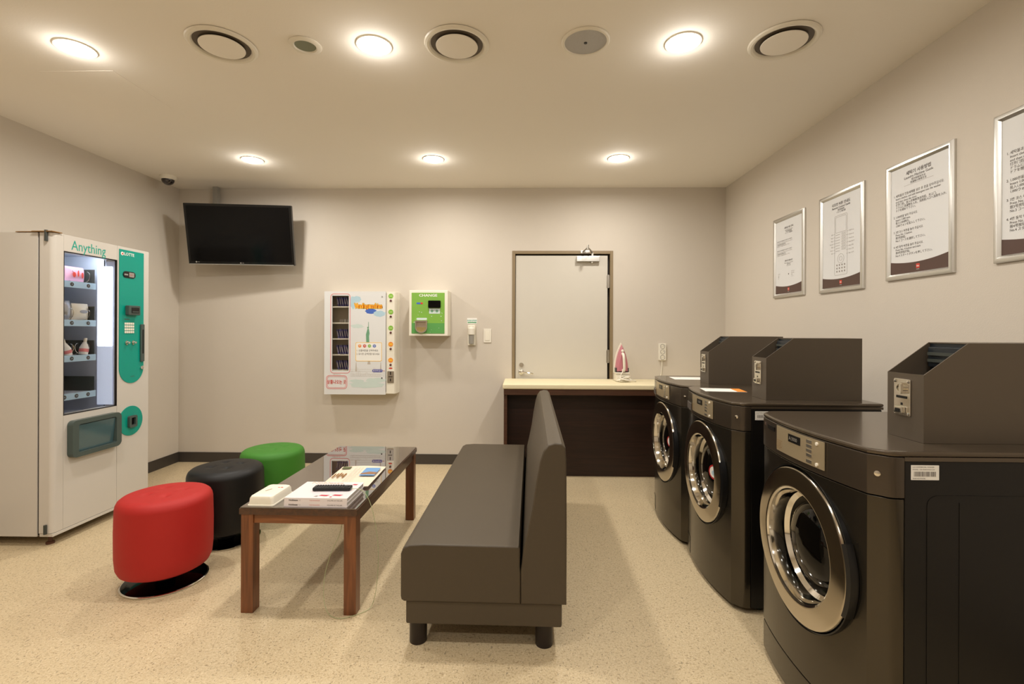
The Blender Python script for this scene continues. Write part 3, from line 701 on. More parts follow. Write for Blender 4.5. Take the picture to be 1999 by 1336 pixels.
t = thing('power_strip', 'white three-socket power strip hanging on the back wall beside the washers', 'power strip', (1.369, 4.755, 1.04))
part(t, 'body', MB().rslab(g, rrect(1.335, 1.045, 1.405, 1.21, .008), .0005, .03, bev=.004), M_white)
for k in range(3):
    f = MB(); z = 1.182 - k * .054; f.ringslab(g, circ(1.37, z, .023, 20), circ(1.37, z, .019, 20), .0302, .032, 0); f.slab(g, circ(1.37, z, .019, 20), .0302, .0306, 2)
    for sx in (-1, 1): f.slab(g, circ(1.37 + sx * .008, z + .003 * sx, .003, 8), .0307, .0312, 1)
    part(t, 'socket', f, [M_grey, M_black, M_cream])
part(t, 'cord', MB().tube([(1.37, 4.757, 1.043), (1.368, 4.757, .98), (1.362, 4.758, .91), (1.35, 4.758, .875)], .004, 8), M_white)

# ================================================================ IRONING COUNTER
dk = thing('ironing_counter', 'long dark wood counter with cream padded top below the door', 'counter', (.9, 4.5, 0))
part(dk, 'padded_top', MB().box(-.175, 1.985, 4.26, 4.765, .812, .858, bev=.012, seg=3), M_pad, 'cream padded top')
part(dk, 'top_rail', MB().box(-.165, 1.98, 4.275, 4.30, .76, .8115, bev=.002), M_wenge2)
part(dk, 'end_panel', MB().box(-.165, -.135, 4.30, 4.755, 0, .8115, bev=.002), M_wenge2)
part(dk, 'end_panel', MB().box(1.95, 1.98, 4.30, 4.755, 0, .8115, bev=.002), M_wenge2)
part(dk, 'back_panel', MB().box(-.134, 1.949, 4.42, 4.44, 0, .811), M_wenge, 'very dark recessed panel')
# iron
ir = thing('steam_iron', 'pink and white steam iron standing upright on its base on the counter', 'iron', (.938, 4.56, .858))
def drop(w_, h0, h1, n=9):
    L_ = []
    for k in range(n + 1):
        tt = k / n; L_.append((w_ * (1 - tt ** 2.2), h0 + (h1 - h0) * tt))
    return L_ + [(-a, b_) for a, b_ in L_[::-1][1:]]
gi = Fr((.938, 4.60, 0), Vector((1, .12, 0)), Vector((-.06, 0, 1)))
gi = Fr((.938, 4.60, 0), (1, 0, 0), (0, 0, 1))
part(ir, 'soleplate', MB().rslab(gi, [(a - .006, b_) for a, b_ in drop(.068, .945, 1.222)], 0, .018, bev=.003), M_cream)
f = MB()
def loft(polys, cs, mi=0):
    n = len(polys[0]); vs = [gi.p(a, b_, c) for poly, c in zip(polys, cs) for a, b_ in poly]; fs = [list(range(n))[::-1], list(range((len(polys) - 1) * n, len(polys) * n))]
    for q in range(len(polys) - 1):
        for i in range(n): fs.append([q * n + i, q * n + (i + 1) % n, (q + 1) * n + (i + 1) % n, (q + 1) * n + i])
    f.faces(vs, fs, mi)
loft([drop(.060, .95, 1.205), drop(.060, .95, 1.198), drop(.052, .952, 1.175), drop(.034, .958, 1.13)], (.0182, .035, .062, .074))
part(ir, 'body', f, M_irp, 'pink body')
f = MB().tube([gi.p(.004, .965, .07), gi.p(.006, .962, .105), gi.p(.006, .985, .118), gi.p(.004, 1.04, .12), gi.p(.002, 1.09, .115), gi.p(0, 1.115, .095), gi.p(0, 1.118, .07)], .0125, 10)
part(ir, 'handle', f, M_cream, 'white handle')
part(ir, 'dial', MB().lathe([(.013, .0), (.013, .008), (.008, .012), (0, .012)], gi.p(0, 1.145, .066), (0, -1, 0), 16), M_cream)
f = MB(); f.box(.872, .996, 4.50, 4.62, .86, .93, bev=.008); f.box(.868, .998, 4.495, 4.625, .931, .944, bev=.004)
part(ir, 'stand', f, M_cream)
f = MB(); f.box(.874, .884, 4.535, 4.6, .945, .985, bev=.002); f.box(.988, .998, 4.535, 4.6, .945, .985, bev=.002)
part(ir, 'heel_guard', f, M_dgrey, 'dark heel corners')
f = MB(); rnd3 = random.Random(11); pts = [gi.p(.004, .965, .1), gi.p(-.02, .94, .13), gi.p(-.03, .9, .13)]
for k in range(26): pts.append((.94 + .085 * math.cos(k * 1.7) * rnd3.uniform(.4, 1), 4.46 + .03 * math.sin(k * 1.7 + 1) * rnd3.uniform(.5, 1), .865 + rnd3.uniform(0, .05)))
pts += [(1.05, 4.5, .864), (1.06, 4.6, .864), (1.02, 4.66, .864)]
f.tube(pts, .0048, 6, sub=4)
part(ir, 'cord', f, M_cream, 'tangled cream cord')

# ================================================================ STOOLS
def stool(name, x, y, mt, label):
    t = thing(name, label, 'stool', (x, y, 0)); ro = .215; z0, z1 = .07, .468
    prof = [(0, z0), (.12, z0), (.175, z0 + .004), (.2, z0 + .018), (.212, z0 + .045), (ro + .002, z0 + .1), (ro + .003, .3), (ro, z1 - .05), (.212, z1 - .035), (.205, z1 - .02), (.192, z1 - .009), (.172, z1 - .003)]
    f = MB().lathe(prof, (0, 0, 0), seg=64, cap=False)
    # top cushion with shallow button tufts
    nr, ns = 14, 64; vs = []; fs = []; btn = [(.08 * math.cos(a), .08 * math.sin(a)) for a in (.6, 2.17, 3.74, 5.31)]
    for i in range(nr + 1):
        r_ = .172 * (1 - i / nr)
        for k in range(ns):
            a = 2 * math.pi * k / ns; px, py = r_ * math.cos(a), r_ * math.sin(a); z = z1 - .003 + .006 * (1 - (r_ / .172) ** 2)
            for bx, by in btn: z -= .010 * math.exp(-((px - bx) ** 2 + (py - by) ** 2) / .0004)
            vs.append((px, py, z))
    for i in range(nr):
        for k in range(ns):
            j = (k + 1) % ns; fs.append([i * ns + k, i * ns + j, (i + 1) * ns + j, (i + 1) * ns + k])
    f.faces(vs, fs); bmesh.ops.remove_doubles(f.bm, verts=f.bm.verts[:], dist=.0008)
    part(t, 'upholstered_drum', f, mt, local=True)
    part(t, 'swivel_column', MB().lathe([(.045, .014), (.045, .0695)], (0, 0, 0), seg=24), M_black, local=True)
    part(t, 'base_disc', MB().lathe([(0, .0), (.19, .0), (.194, .003), (.194, .006), (.188, .0085), (.16, .0105), (.06, .014), (0, .014)], (0, 0, 0), seg=64, cap=False), mat('black_chrome_' + name, (28, 27, 26), .06, 1) , 'glossy dark chrome base disc', local=True)
    part(t, 'base_rim', MB().lathe([(.1935, .001), (.1965, .003), (.1965, .007), (.1925, .0095), (.1895, .009)], (0, 0, 0), seg=64, cap=False), M_chrome, local=True)
    return t
stool('round_stool', -1.897, 2.525, M_red, 'red round upholstered stool on a chrome disc base, nearest the viewer')
stool('round_stool', -1.885, 3.03, M_bstool, 'black tufted round stool between the red and the green stool')
stool('round_stool', -1.83, 3.50, M_green, 'green round upholstered stool, farthest, beside the table')

# ================================================================ COFFEE TABLE
ta = R(-.75); TC = (-1.039, 2.826, 0)
tb = thing('coffee_table', 'reddish brown wooden coffee table with glossy dark glass top', 'table', TC, ta)
w2, l2 = .28, .6
part(tb, 'glass_top', MB().box(-w2 + .004, w2 - .004, -l2 + .004, l2 - .004, .4945, .5, bev=.0015), M_tint, 'glossy dark tinted glass sheet', local=True)
part(tb, 'top_board', MB().box(-w2, w2, -l2, l2, .466, .494, bev=.0015), M_woody, local=True)
for sx in (-1, 1):
    for sy in (-1, 1):
        x0, x1 = (-w2 + .006, -w2 + .064) if sx < 0 else (w2 - .064, w2 - .006)
        y0, y1 = (-l2 + .006, -l2 + .064) if sy < 0 else (l2 - .064, l2 - .006)
        part(tb, 'leg', MB().box(x0, x1, y0, y1, 0, .4655, bev=.002), M_wood, local=True)
for sy in (-1, 1):
    y0, y1 = (-l2 + .014, -l2 + .034) if sy < 0 else (l2 - .034, l2 - .014)
    part(tb, 'end_rail', MB().box(-w2 + .0645, w2 - .0645, y0, y1, .422, .4655, bev=.001), M_woodx, local=True)
for sx in (-1, 1):
    x0, x1 = (-w2 + .012, -w2 + .032) if sx < 0 else (w2 - .032, w2 - .012)
    part(tb, 'side_rail', MB().box(x0, x1, -l2 + .0645, l2 - .0645, .422, .4655, bev=.001), M_woody, local=True)
part(tb, 'cable_eyelet', MB().lathe([(.011, 0), (.011, -.012), (.006, -.016), (0, -.016)], (.16, -.53, .4655), (0, 0, 1), 12), M_black, local=True)

# white plastic box
t = thing('plastic_box', 'rounded white plastic box with small slot and red mark, at the near left table corner', 'box', (-1.232, 2.34, .5), R(-1.2))
f = MB(); vs = []
rings = [(.064, .098, .0005, .012), (.064, .098, .006, .012), (.0605, .0945, .0065, .012), (.058, .092, .034, .014), (.054, .088, .043, .016), (.045, .079, .0475, .016), (.02, .05, .049, .012)]
polys = [[(a, b_, z) for a, b_ in rrect(-hx, -hy, hx, hy, r_)] for hx, hy, z, r_ in rings]
n = len(polys[0]); vs = [p for q in polys for p in q]; fs = [list(range(n))[::-1], list(range((len(polys) - 1) * n, len(polys) * n))]
for q in range(len(polys) - 1):
    for i in range(n): fs.append([q * n + i, q * n + (i + 1) % n, (q + 1) * n + (i + 1) % n, (q + 1) * n + i])
f.faces(vs, fs); part(t, 'shell', f, M_cream, local=True)
f = MB(); f.slab(UP(0, 0, 0, R(-28)), rrect(-.004, -.028, .001, .006), .0488, .0496, 0); part(t, 'slot', f, M_brownink, local=True)
f = MB(); f.slab(UP(), rrect(.018, .028, .028, .034), .0486, .0494, 0); f.slab(UP(), rrect(.032, .03, .042, .036), .048, .0494, 0); part(t, 'red_mark', f, M_rink, 'small red print', local=True)

# magazines
def magazine(z, label, rot, dx):
    t = thing('magazine', label, 'magazine', (-.969 + dx, 2.363, z), rot, 'two thick white magazines stacked on the table')
    f = MB(); f.box(-.148, .144, -.116, .119, .0015, .0195); part(t, 'page_block', f, M_pages, local=True)
    f = MB(); f.box(-.15, .149, -.121, .12, .0, .0014); f.box(-.15, .149, -.121, .12, .0196, .021); f.box(-.15, .149, -.121, -.117, .0014, .0196)
    part(t, 'cover', f, M_magp, local=True)
    sf_ = Fr((0, -.1212, 0), (1, 0, 0), (0, 0, 1)); f = MB()
    f.text(sf_, -.128, .0065, .0004, .0115, 'Noblesse', 0, bold=.0003); f.text(sf_, -.086 + .005, .0065, .0004, .010, '11', 1)
    f.text(sf_, -.03, .0072, .0004, .007, 'THE MAGAZINE', 2); f.text(sf_, .055, .0072, .0004, .0075, 'VOLUME OF THE LIFE', 0)
    part(t, 'spine_lettering', f, [M_ink, M_inklt, M_pink], local=True, recalc=False); return t
magazine(.5002, 'thick white magazine with printed spine, lower of the stack on the table', R(-.6), 0)
t = magazine(.5214, 'thick white magazine with printed cover, upper of the stack, under the remote control', R(-.4), .001)
f = MB(); u_ = UP(); zc = .0212
f.text(u_, -.115, .088, zc + .0004, .04, 'Noblesse', 0, sx=1.1); 
for a, b_, aa, bb_, mi in ((.0, -.09, .05, .012, 1), (.062, -.085, .05, .013, 1), (.02, -.105, .02, .008, 2), (-.02, -.1, .02, .01, 3), (.055, -.105, .015, .006, 1), (.0, -.03, .1, .02, 4), (.1, .075, .03, .012, 1)):
    f.slab(u_, [(a, b_), (a + aa * .8, b_ - .004), (a + aa, b_ + bb_), (a + .008, b_ + bb_ + .003)], zc, zc + .0003, mi)
part(t, 'cover_print', f, [mat('gold_title_ink', (205, 180, 150), .5), mat('crimson_ink', (190, 50, 70), .5), M_paleteal, M_inklt, mat('lilac_ink', (215, 205, 220), .5)], local=True, recalc=False)
# remote control
t = remote = thing('remote_control', 'black remote control lying on the top magazine', 'remote control', (-.935, 2.36, .5428), R(2.5))
part(t, 'body', MB().box(-.092, .092, -.024, .024, .0004, .018, bev=.006, seg=3), M_black, local=True)
f = MB()
for i in range(11):
    for j in range(3): f.box(-.08 + i * .0125, -.0715 + i * .0125, -.017 + j * .013, -.0085 + j * .013, .0182, .0205, bev=.001)
f.lathe([(.013, .0182), (.013, .0205), (.006, .021), (0, .021)], (.07, 0, 0), seg=20)
part(t, 'button_pad', f, mat('button_grey', (58, 58, 60), .5), local=True)
# brochure
t = thing('brochure', 'cream folded brochure with a small blue photo, behind the magazines', 'brochure', (-.945, 2.70, .5005), R(2))
f = MB(); vs = []; nx, ny = 8, 10
for i in range(nx + 1):
    for j in range(ny + 1):
        a = -.13 + .26 * i / nx; b_ = -.19 + .38 * j / ny
        vs.append((a + .0 * b_, b_ + (.02 if i < 2 and j == 0 else 0), .006 + .006 * math.sin(i / nx * 3.1) * (j / ny) + .012 * max(0, (i / nx - .55)) * (1 - j / ny) ))
f.faces(vs, [[i * (ny + 1) + j, (i + 1) * (ny + 1) + j, (i + 1) * (ny + 1) + j + 1, i * (ny + 1) + j + 1] for i in range(nx) for j in range(ny)])
part(t, 'top_sheet', f, M_news, local=True)
part(t, 'under_sheets', MB().box(-.122, .12, -.175, .18, .0, .004), M_news, local=True)
f = MB(); u_ = UP(); z = .0195
f.slab(u_, rrect(.03, -.02, .115, .13), z - .003, z - .0028 + .0005, 1); f.slab(u_, [(.03, .02), (.07, .05), (.115, .04), (.115, .0), (.03, 0)], z - .002, z - .0018, 4)
f.slab(u_, rrect(-.115, .12, -.065, .165), .0135, .0139, 2)
for k in range(5): f.slab(u_, rrect(-.115 + k * .014, -.05 + (k % 2) * .03, -.107 + k * .014, .02 + (k % 3) * .01), .0138, .0141, 3)
for k in range(3): f.slab(u_, rrect(-.03 + k * .018, -.12, -.028 + k * .018, .15), .0158, .016, 5)
part(t, 'printed_text', f, [M_ink, M_sky, mat('moss_ink', (92, 98, 60), .5), M_brownink, mat('rock_ink', (150, 110, 80), .5), M_sketch], local=True, recalc=False)
# thin security cord from remote, over the edge, to the floor and back to the underside
f = MB().tube([(-.845, 2.362, .548), (-.80, 2.345, .553), (-.765, 2.335, .535), (-.735, 2.33, .48), (-.71, 2.325, .38), (-.695, 2.32, .25), (-.70, 2.31, .10), (-.715, 2.30, .02), (-.73, 2.27, .005), (-.78, 2.225, .004), (-.84, 2.2, .004), (-.90, 2.23, .006), (-.94, 2.27, .05), (-.945, 2.29, .15), (-.915, 2.29, .26), (-.875, 2.29, .35), (-.862, 2.29, .41), (-.878, 2.292, .447)], .0013, 6)
part(remote, 'security_cord', f, mat('pale_green_wire', (178, 186, 140), .4), 'thin pale wire looping over the table edge to the floor and back under it')

# ================================================================ SOFA
sa = R(-1.0); SO = (-.505, 1.995, 0)
so = thing('sofa', 'brown leatherette two-seat bench sofa with high narrow backrest and round feet', 'sofa', SO, sa)
SL = 1.78
def xz(pts, y0, y1, mi=0, bev=.012, mb=None, seg=3):
    return (mb or MB()).rslab(Fr((0, 0, 0), (1, 0, 0), (0, 0, 1)), pts, -y1, -y0, mi, bev, seg)
seat = [(0, .225), (.003, .21), (.015, .203), (.5004, .203), (.5004, .335), (.498, .35), (.498, .43), (.492, .441), (.10, .443), (.035, .438), (.01, .425), (0, .40)]
part(so, 'seat_cushion', xz(seat, 0, SL, bev=.008), M_leather, local=True)
back = [(.501, .203), (.501, .34), (.512, .43), (.528, .50), (.548, .60), (.562, .70), (.578, .79), (.592, .835), (.612, .862), (.64, .871), (.668, .868), (.684, .85), (.688, .80), (.69, .5), (.69, .203)]
part(so, 'backrest', xz(back, 0, SL, bev=.008), M_leather, local=True)
part(so, 'base_plinth', MB().box(.02, .672, .01, SL - .01, .104, .2025, bev=.008), M_leather, local=True)
f = MB()
def seamline(pts, y): f.tube([(a, y, b_) for a, b_ in pts], .0016, 5, sub=3)
seamline([(.008, .418), (.03, .432), (.10, .4375), (.3, .4375), (.49, .434)], .0045)
seamline([(.507, .35), (.522, .45), (.552, .60), (.568, .70), (.584, .79), (.60, .84), (.625, .862), (.668, .862)], .0045)
part(so, 'piping', f, M_seam, 'dark seam line', local=True)
for x in (.06, .6):
    for y in (.07, SL - .07):
        part(so, 'foot', MB().lathe([(.036, 0), (.037, .003), (.037, .1035)], (x, y, 0), seg=28), M_darkfoot, 'dark cylindrical foot', local=True)

# ================================================================ WASHERS
def fx(y):
    ay = abs(y)
    if ay <= .30: return .033 * (ay / .30) ** 2
    if ay <= .326: return .033 + .028 * (ay - .30) / .026
    t_ = min(1, (ay - .326) / .017); return .061 + .039 * (1 - math.sqrt(max(0, 1 - t_ ** 2)))
def plan(off=0, back=.105, n=28):
    ys = [-.343 + .0008 * 0 + .686 * k / n for k in range(n + 1)]
    ys = [-.30 + .6 * k / 24 for k in range(25)]; e_ = [.326, .3345, .3395, .3418, .3429, .343]; ys = [-v for v in e_[::-1]] + ys + e_
    pts = [(fx(y) - off, y * (1 + off / .343)) for y in ys]
    return pts + [(back, .343 + off), (back, -.343 - off)]
UPF = Fr((0, 0, 0), (1, 0, 0), (0, 1, 0))
def curved(mb, y0, y1, z0, z1, c0, c1, mi=0, n=10):
    vs = []; fs = []
    for k in range(n + 1):
        y = y0 + (y1 - y0) * k / n
        for c in (c0, c1):
            for z in (z0, z1): vs.append((fx(y) - c, y, z))
    for k in range(n):
        a = 4 * k; b_ = a + 4
        fs += [[a, a + 1, b_ + 1, b_], [a + 2, b_ + 2, b_ + 3, a + 3], [a, b_, b_ + 2, a + 2], [a + 1, a + 3, b_ + 3, b_ + 1]]
    fs += [[0, 2, 3, 1], [4 * n, 4 * n + 1, 4 * n + 3, 4 * n + 2]]
    mb.faces(vs, fs, mi)
def bool_cut(o, cyls):
    par = o.parent; o.parent = None
    cut = MB()
    for c_ in cyls: cut.cyl(*c_, seg=64)
    co = finish('cutter', cut, M_black, smooth=False); o.modifiers.clear(); md = o.modifiers.new('b', 'BOOLEAN'); md.operation = 'DIFFERENCE'; md.object = co; md.solver = 'EXACT'
    dg = bpy.context.evaluated_depsgraph_get(); dg.update(); me = bpy.data.meshes.new_from_object(o.evaluated_get(dg))
    o.parent = par; o.modifiers.clear(); old = o.data; o.data = me; bpy.data.meshes.remove(old); bpy.data.objects.remove(co)
    for p in o.data.polygons: p.use_smooth = True
    o.data.set_sharp_from_angle(angle=R(32)); wn = o.modifiers.new('weighted_normals', 'WEIGHTED_NORMAL'); wn.keep_sharp = True; wn.weight = 80
CZ = .578
def washer(x, y, label, kind):
    t = thing('washing_machine', label, 'washing machine', (x, y, 0), 0, 'coin operated washing machines')
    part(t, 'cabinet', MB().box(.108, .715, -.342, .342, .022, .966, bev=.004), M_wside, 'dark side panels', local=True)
    f = MB()
    if kind == 3:
        f.rslab(UPF, plan(), .139, .858, 0, bev=.003)
    else: f.rslab(UPF, plan(), .022, .858, 0, bev=.003)
    o = part(t, 'front_panel', f, M_wfront, 'bronze steel front', local=True)
    bool_cut(o, [((-.1, 0, CZ), (.2, 0, CZ), .276)])
    if kind == 3:
        part(t, 'kick_panel', MB().rslab(UPF, plan(), .022, .136, 0, bev=.003), M_wfront, 'bronze steel kick panel', local=True)
    else:
        f = MB(); curved(f, .215, .3, .028, .125, .0002, .0015, 0, 6); part(t, 'filter_door', f, M_wfront, local=True)
    part(t, 'control_head', MB().rslab(UPF, plan(.002), .861, .978, 0, bev=.004), M_whead, local=True)
    f = MB(); pl_ = plan(.002)[:-2]; pl_ = pl_ + [(.72, .345), (.72, -.345)]
    pl_ = [(a, b_) for a, b_ in pl_]
    f.rslab(UPF, pl_, .979, .995, 0, bev=.006); f.box(.106, .72, -.345, .345, .967, .9785)
    part(t, 'top_cover', f, M_wtop, local=True)
    # control plate
    f = MB(); curved(f, -.15, .138, .882, .974, .0045, .0075); cpz = part(t, 'control_plate', f, M_wplate, 'champagne metal control plate', local=True)
    f = MB(); curved(f, -.03, .045, .934, .962, .0077, .0092); f.text(Fr((fx(0) - .0096, .0, 0), (0, -1, 0), (0, 0, 1)), -.012 if kind == 3 else -.008, .942, 0, .018, 'A:3000' if kind == 3 else '3000', 1, 'CENTER')
    part(t, 'display', f, [M_black, M_grey], local=True, sub=cpz)
    f = MB()
    for k in range(4): curved(f, -.094, -.066, .956 - k * .0155, .966 - k * .0155, .0077, .0095, 0, 2)
    curved(f, -.094, -.066, .889, .899, .0077, .0095, 0, 2)
    part(t, 'button', f, M_alu, local=True, sub=cpz)
    for z in (.962, .893):
        part(t, 'round_key', MB().lathe([(.006, .007), (.006, .011), (0, .0115)], (fx(.118), -.118, z), (-1, 0, 0), 14), M_white, local=True, sub=cpz)
    f = MB(); pf = Fr((fx(.08) - .0082, 0, 0), (0, -1, 0), (0, 0, 1))
    for k in range(6): f.text(pf, -.128, .921 - k * .006, .0006 + .0012, .0058, ('1. Close the door', '2. Select cycle', '3. Insert coins', '4. Press start', '1. 문을 닫으세요', '2. 코스 선택')[k], 0)
    part(t, 'printed_text', f, M_brownink, local=True, sub=cpz, recalc=False)
    # left fascia: badge and label
    f = MB(); bf = Fr((fx(.285) - .0042, 0, 0), (0, -1, 0), (0, 0, 1))
    if kind == 3:
        bt = Fr((fx(.262) - .0030, .262, 0), (-.19, -1, 0), (0, 0, 1)); f.slab(bt, circ(-.010, .955, .0065, 14), 0, .0010, 1); f.text(bt, .0, .95, .0010, .013, 'LG', 0, bold=.0003); curved(f, .165, .235, .944, .96, .0045, .0062, 2, 4)
    else:
        curved(f, .17, .298, .872, .915, .0045, .0062, 2, 6); curved(f, .175, .294, .876, .911, .0064, .0074, 0, 6)
        f.slab(bf, circ(-.235, .893, .010, 12), .003, .0045, 3)
    part(t, 'badge', f, [M_ink, M_pbrown, M_black if kind == 3 else M_alu, M_grey], local=True)
    part(t, 'corner_key', MB().lathe([(.008, -.002), (.008, .004), (0, .005)], (fx(.318) - .0025, -.318, .925), (-.6, -.55, 0), 14), M_chrome, local=True)
    # door
    o_ = (.007, 0, CZ); ax = (-1, 0, 0)
    part(t, 'door_gasket', MB().lathe([(.255, -.06), (.2755, -.06), (.2755, -.004), (.2755, .002), (.271, .002), (.271, -.03), (.255, -.03)], o_, ax, 96, cap=False), M_black, 'black ring seal', local=True)
    dr_ = part(t, 'door_ring', MB().lathe([(.205, -.05), (.262, -.05), (.268, -.03), (.2685, .002), (.265, .009), (.257, .012), (.202, .017), (.197, .0155), (.1965, .012)], o_, ax, 96, cap=False), M_ring, 'polished steel door ring', local=True)
    part(t, 'funnel', MB().lathe([(.1964, .0145), (.190, .010), (.184, -.015), (.180, -.045), (.166, -.058), (.160, -.085), (.150, -.098), (.14, -.1)], o_, ax, 96, cap=False), M_chrome, 'chrome inner funnel', local=True, sub=dr_)
    part(t, 'door_glass', MB().lathe([(.158, -.092), (.148, -.062), (.13, -.042), (.10, -.026), (.06, -.016), (.03, -.013), (0, -.012)], o_, ax, 64, cap=False), M_wglass, 'dark bulging door glass', local=True, sub=dr_)
    f = MB(); vs = []; 
    for k in range(11):
        a = R(-24 + 48 * k / 10); 
        for (r_, tt) in ((.267, -.02), (.281, -.022), (.280, .0), (.2685, .006)): vs.append((-tt, -r_ * math.cos(a), CZ + r_ * math.sin(a) - .0))
    fs = [[4 * k + i, 4 * k + (i + 1) % 4, 4 * k + 4 + (i + 1) % 4, 4 * k + 4 + i] for k in range(10) for i in range(4)] + [[0, 1, 2, 3], [40, 41, 42, 43]]
    f.faces(vs, fs); part(t, 'door_pull', f, M_black, 'black door pull', local=True, sub=dr_)
    if kind != 3:
        f = MB(); q = Fr((.016, -.066, 0), (.3, -1, 0), (0, 0, 1)); f.slab(q, circ(.038, CZ + .018, .038, 28), -.006, .0012, 0); f.slab(q, circ(.038, CZ + .018, .029, 24), .0013, .0018, 1); f.slab(q, circ(.038, CZ + .014, .013, 16), .0019, .0023, 2)
        part(t, 'round_sticker', f, [mat('sticker_red', (178, 40, 42), .45), M_paper, M_paleblue], 'round red-rimmed sticker on the glass', local=True, sub=dr_)
    # side details
    sdf = Fr((0, -.342, 0), (1, 0, 0), (0, 0, 1))
    f = MB().ringslab(sdf, rrect(.17, .1, .70, .87, .03), rrect(.173, .103, .697, .867, .028), .0, .0015); f.slab(sdf, rrect(.26, .12, .2615, .85), 0, .0012)
    part(t, 'pressed_line', f, M_wside, local=True)
    f = MB(); f.slab(sdf, rrect(.125, .914, .203, .956, .001), .0004, .0012, 0)
    rb = random.Random(4); xx = .133
    while xx < .193: w_ = rb.choice((.0006, .0012, .0018)); f.slab(sdf, rrect(xx, .924, xx + w_, .938), .0013, .0015, 1); xx += w_ + rb.choice((.0008, .0014))
    f.text(sdf, .129, .949, .0015, .005, 'LG COMMERCIAL WASHER', 1); f.text(sdf, .129, .942, .0015, .005, 'MODEL  S/N 904KWXX1234', 1); f.text(sdf, .129, .9165, .0015, .005, '904KWDT0X086', 1)
    part(t, 'barcode_label', f, [M_paper, M_ink], 'white barcode label', local=True)
    for (a, b_) in ((.16, -.29), (.16, .29), (.68, -.29), (.68, .29)):
        part(t, 'foot', MB().lathe([(.022, 0), (.024, .003), (.022, .01), (.009, .012), (.009, .0215)], (a, b_, 0), seg=16), M_dgrey, local=True)
    # coin box
    dx_ = {1: .018, 2: .02, 3: .035}[kind]; bx0, bxs, bx1, by0, by1, bz0, bzf, bz1 = .205 + dx_, .338 + dx_, .69, -.245, -.10, .9955, 1.202, 1.300
    sp = [(bx0, bz0), (bx1, bz0), (bx1, bz1), (bxs, bz1), (bx0, bzf)]
    XZ = Fr((0, 0, 0), (1, 0, 0), (0, 0, 1))
    f = MB(); f.slab(XZ, sp, -by0 - .003, -by0); f.slab(XZ, sp, -by1, -by1 + .003)
    f.box(bx0, bx0 + .003, by0 + .003, by1 - .003, bz0, bzf); f.box(bxs, bx1, by0 + .003, by1 - .003, bz1 - .003, bz1); f.box(bx1 - .003, bx1, by0 + .003, by1 - .003, bz0, bz1 - .003)
    f.box(bx0 + .003, bx1 - .003, by0 + .003, by1 - .003, bz0, bz0 + .003); f.box(bx0 + .003, bxs - .025, by0 + .003, by1 - .003, 1.19, 1.194)
    cb = part(t, 'coin_box', f, M_box, 'taupe metal coin box', local=True)
    f = MB(); f.box(bxs + .003, bxs + .008, by0 + .004, by1 - .004, bz0 + .004, bz1 - .004)
    f.box(bxs - .012, bxs + .003, by0 + .014, by1 - .012, 1.22, 1.285, bev=.003); f.box(bxs - .02, bxs - .012, by0 + .02, by1 - .02, 1.258, 1.268, mi=1); f.box(bxs - .02, bxs - .012, by0 + .02, by1 - .02, 1.236, 1.246, mi=1)
    f.text(Fr((bxs - .0128, (by0 + by1) / 2, 0), (0, -1, 0), (0, 0, 1)), 0, 1.224, .0006, .012, '1,000', 2, 'CENTER')
    part(t, 'note_reader', f, [mat('blue_black_plastic', (30, 36, 42), .3) if 'blue_black_plastic' not in MATS else MATS['blue_black_plastic'], M_dgrey, M_rink], 'dark note reader in the recess', local=True, sub=cb)
    yc = -.165; cfx = Fr((bx0, yc, 0), (0, -1, 0), (0, 0, 1))
    f = MB(); f.rslab(cfx, rrect(-.033, 1.068, .033, 1.184, .004), .0003, .004, 0, bev=.0015)
    for a in (-.026, .026):
        for z in (1.076, 1.176): f.lathe([(.005, .004), (.005, .006), (0, .0075)], (bx0, yc - a, z), (-1, 0, 0), 10)
    f.ringslab(cfx, circ(.0, 1.156, .017, 18), circ(0, 1.156, .011, 18), .0042, .012, 0); f.slab(cfx, rrect(-.003, 1.147, .003, 1.166), .0042, .005, 1); f.slab(cfx, rrect(.006, 1.138, .014, 1.168, .003), .0042, .018, 0)
    f.slab(cfx, rrect(-.022, 1.122, .022, 1.13), .0042, .0046, 1); f.slab(cfx, rrect(-.004, 1.10, .004, 1.108), .0042, .0046, 1)
    f.rslab(cfx, rrect(-.018, 1.074, .016, 1.096, .004), .0042, .016, 0, bev=.002); f.slab(cfx, rrect(-.012, 1.078, .008, 1.09, .002), .0162, .0168, 1)
    part(t, 'coin_plate', f, [M_chrome, M_black], 'chrome coin slot plate', local=True, sub=cb)
    return t
WX = 1.0
washer(WX - .038, 3.335, 'bronze front-load washer farthest from the viewer, beside the counter, with red-rimmed door sticker', 1)
washer(WX - .025, 2.642, 'bronze front-load washer in the middle of the three, red-rimmed sticker on its door', 2)
washer(WX - .022, 1.733, 'bronze front-load washer nearest the viewer at right, without door sticker', 3)
# papers on washers
f = MB(); f.slab(UP(1.15, 2.79, .9952, R(-8)), rrect(-.11, -.075, .11, .075), .0002, .0012, 0); f.slab(UP(1.15, 2.79, .9952, R(-8)), rrect(.06, -.075, .11, .075), .0013, .0016, 1); f.text(UP(1.15, 2.79, .9952, R(-8)), -.09, .03, .0017, .02, '세탁기', 2)
single('paper_sheet', f, [M_paper, M_obtn, M_inklt], 'white and orange paper sheet lying on the middle washer', 'paper', (1.15, 2.79, .9952))
f = MB(); f.slab(UP(1.19, 3.46, .9952, R(-4)), rrect(-.12, -.09, .12, .09), .0002, .0014, 0); f.text(UP(1.19, 3.46, .9952, R(-4)), -.1, .04, .0018, .02, '안내문', 1)
single('paper_sheet', f, [M_paper, M_inklt], 'white paper sheet lying on the farthest washer', 'paper', (1.19, 3.46, .9952))

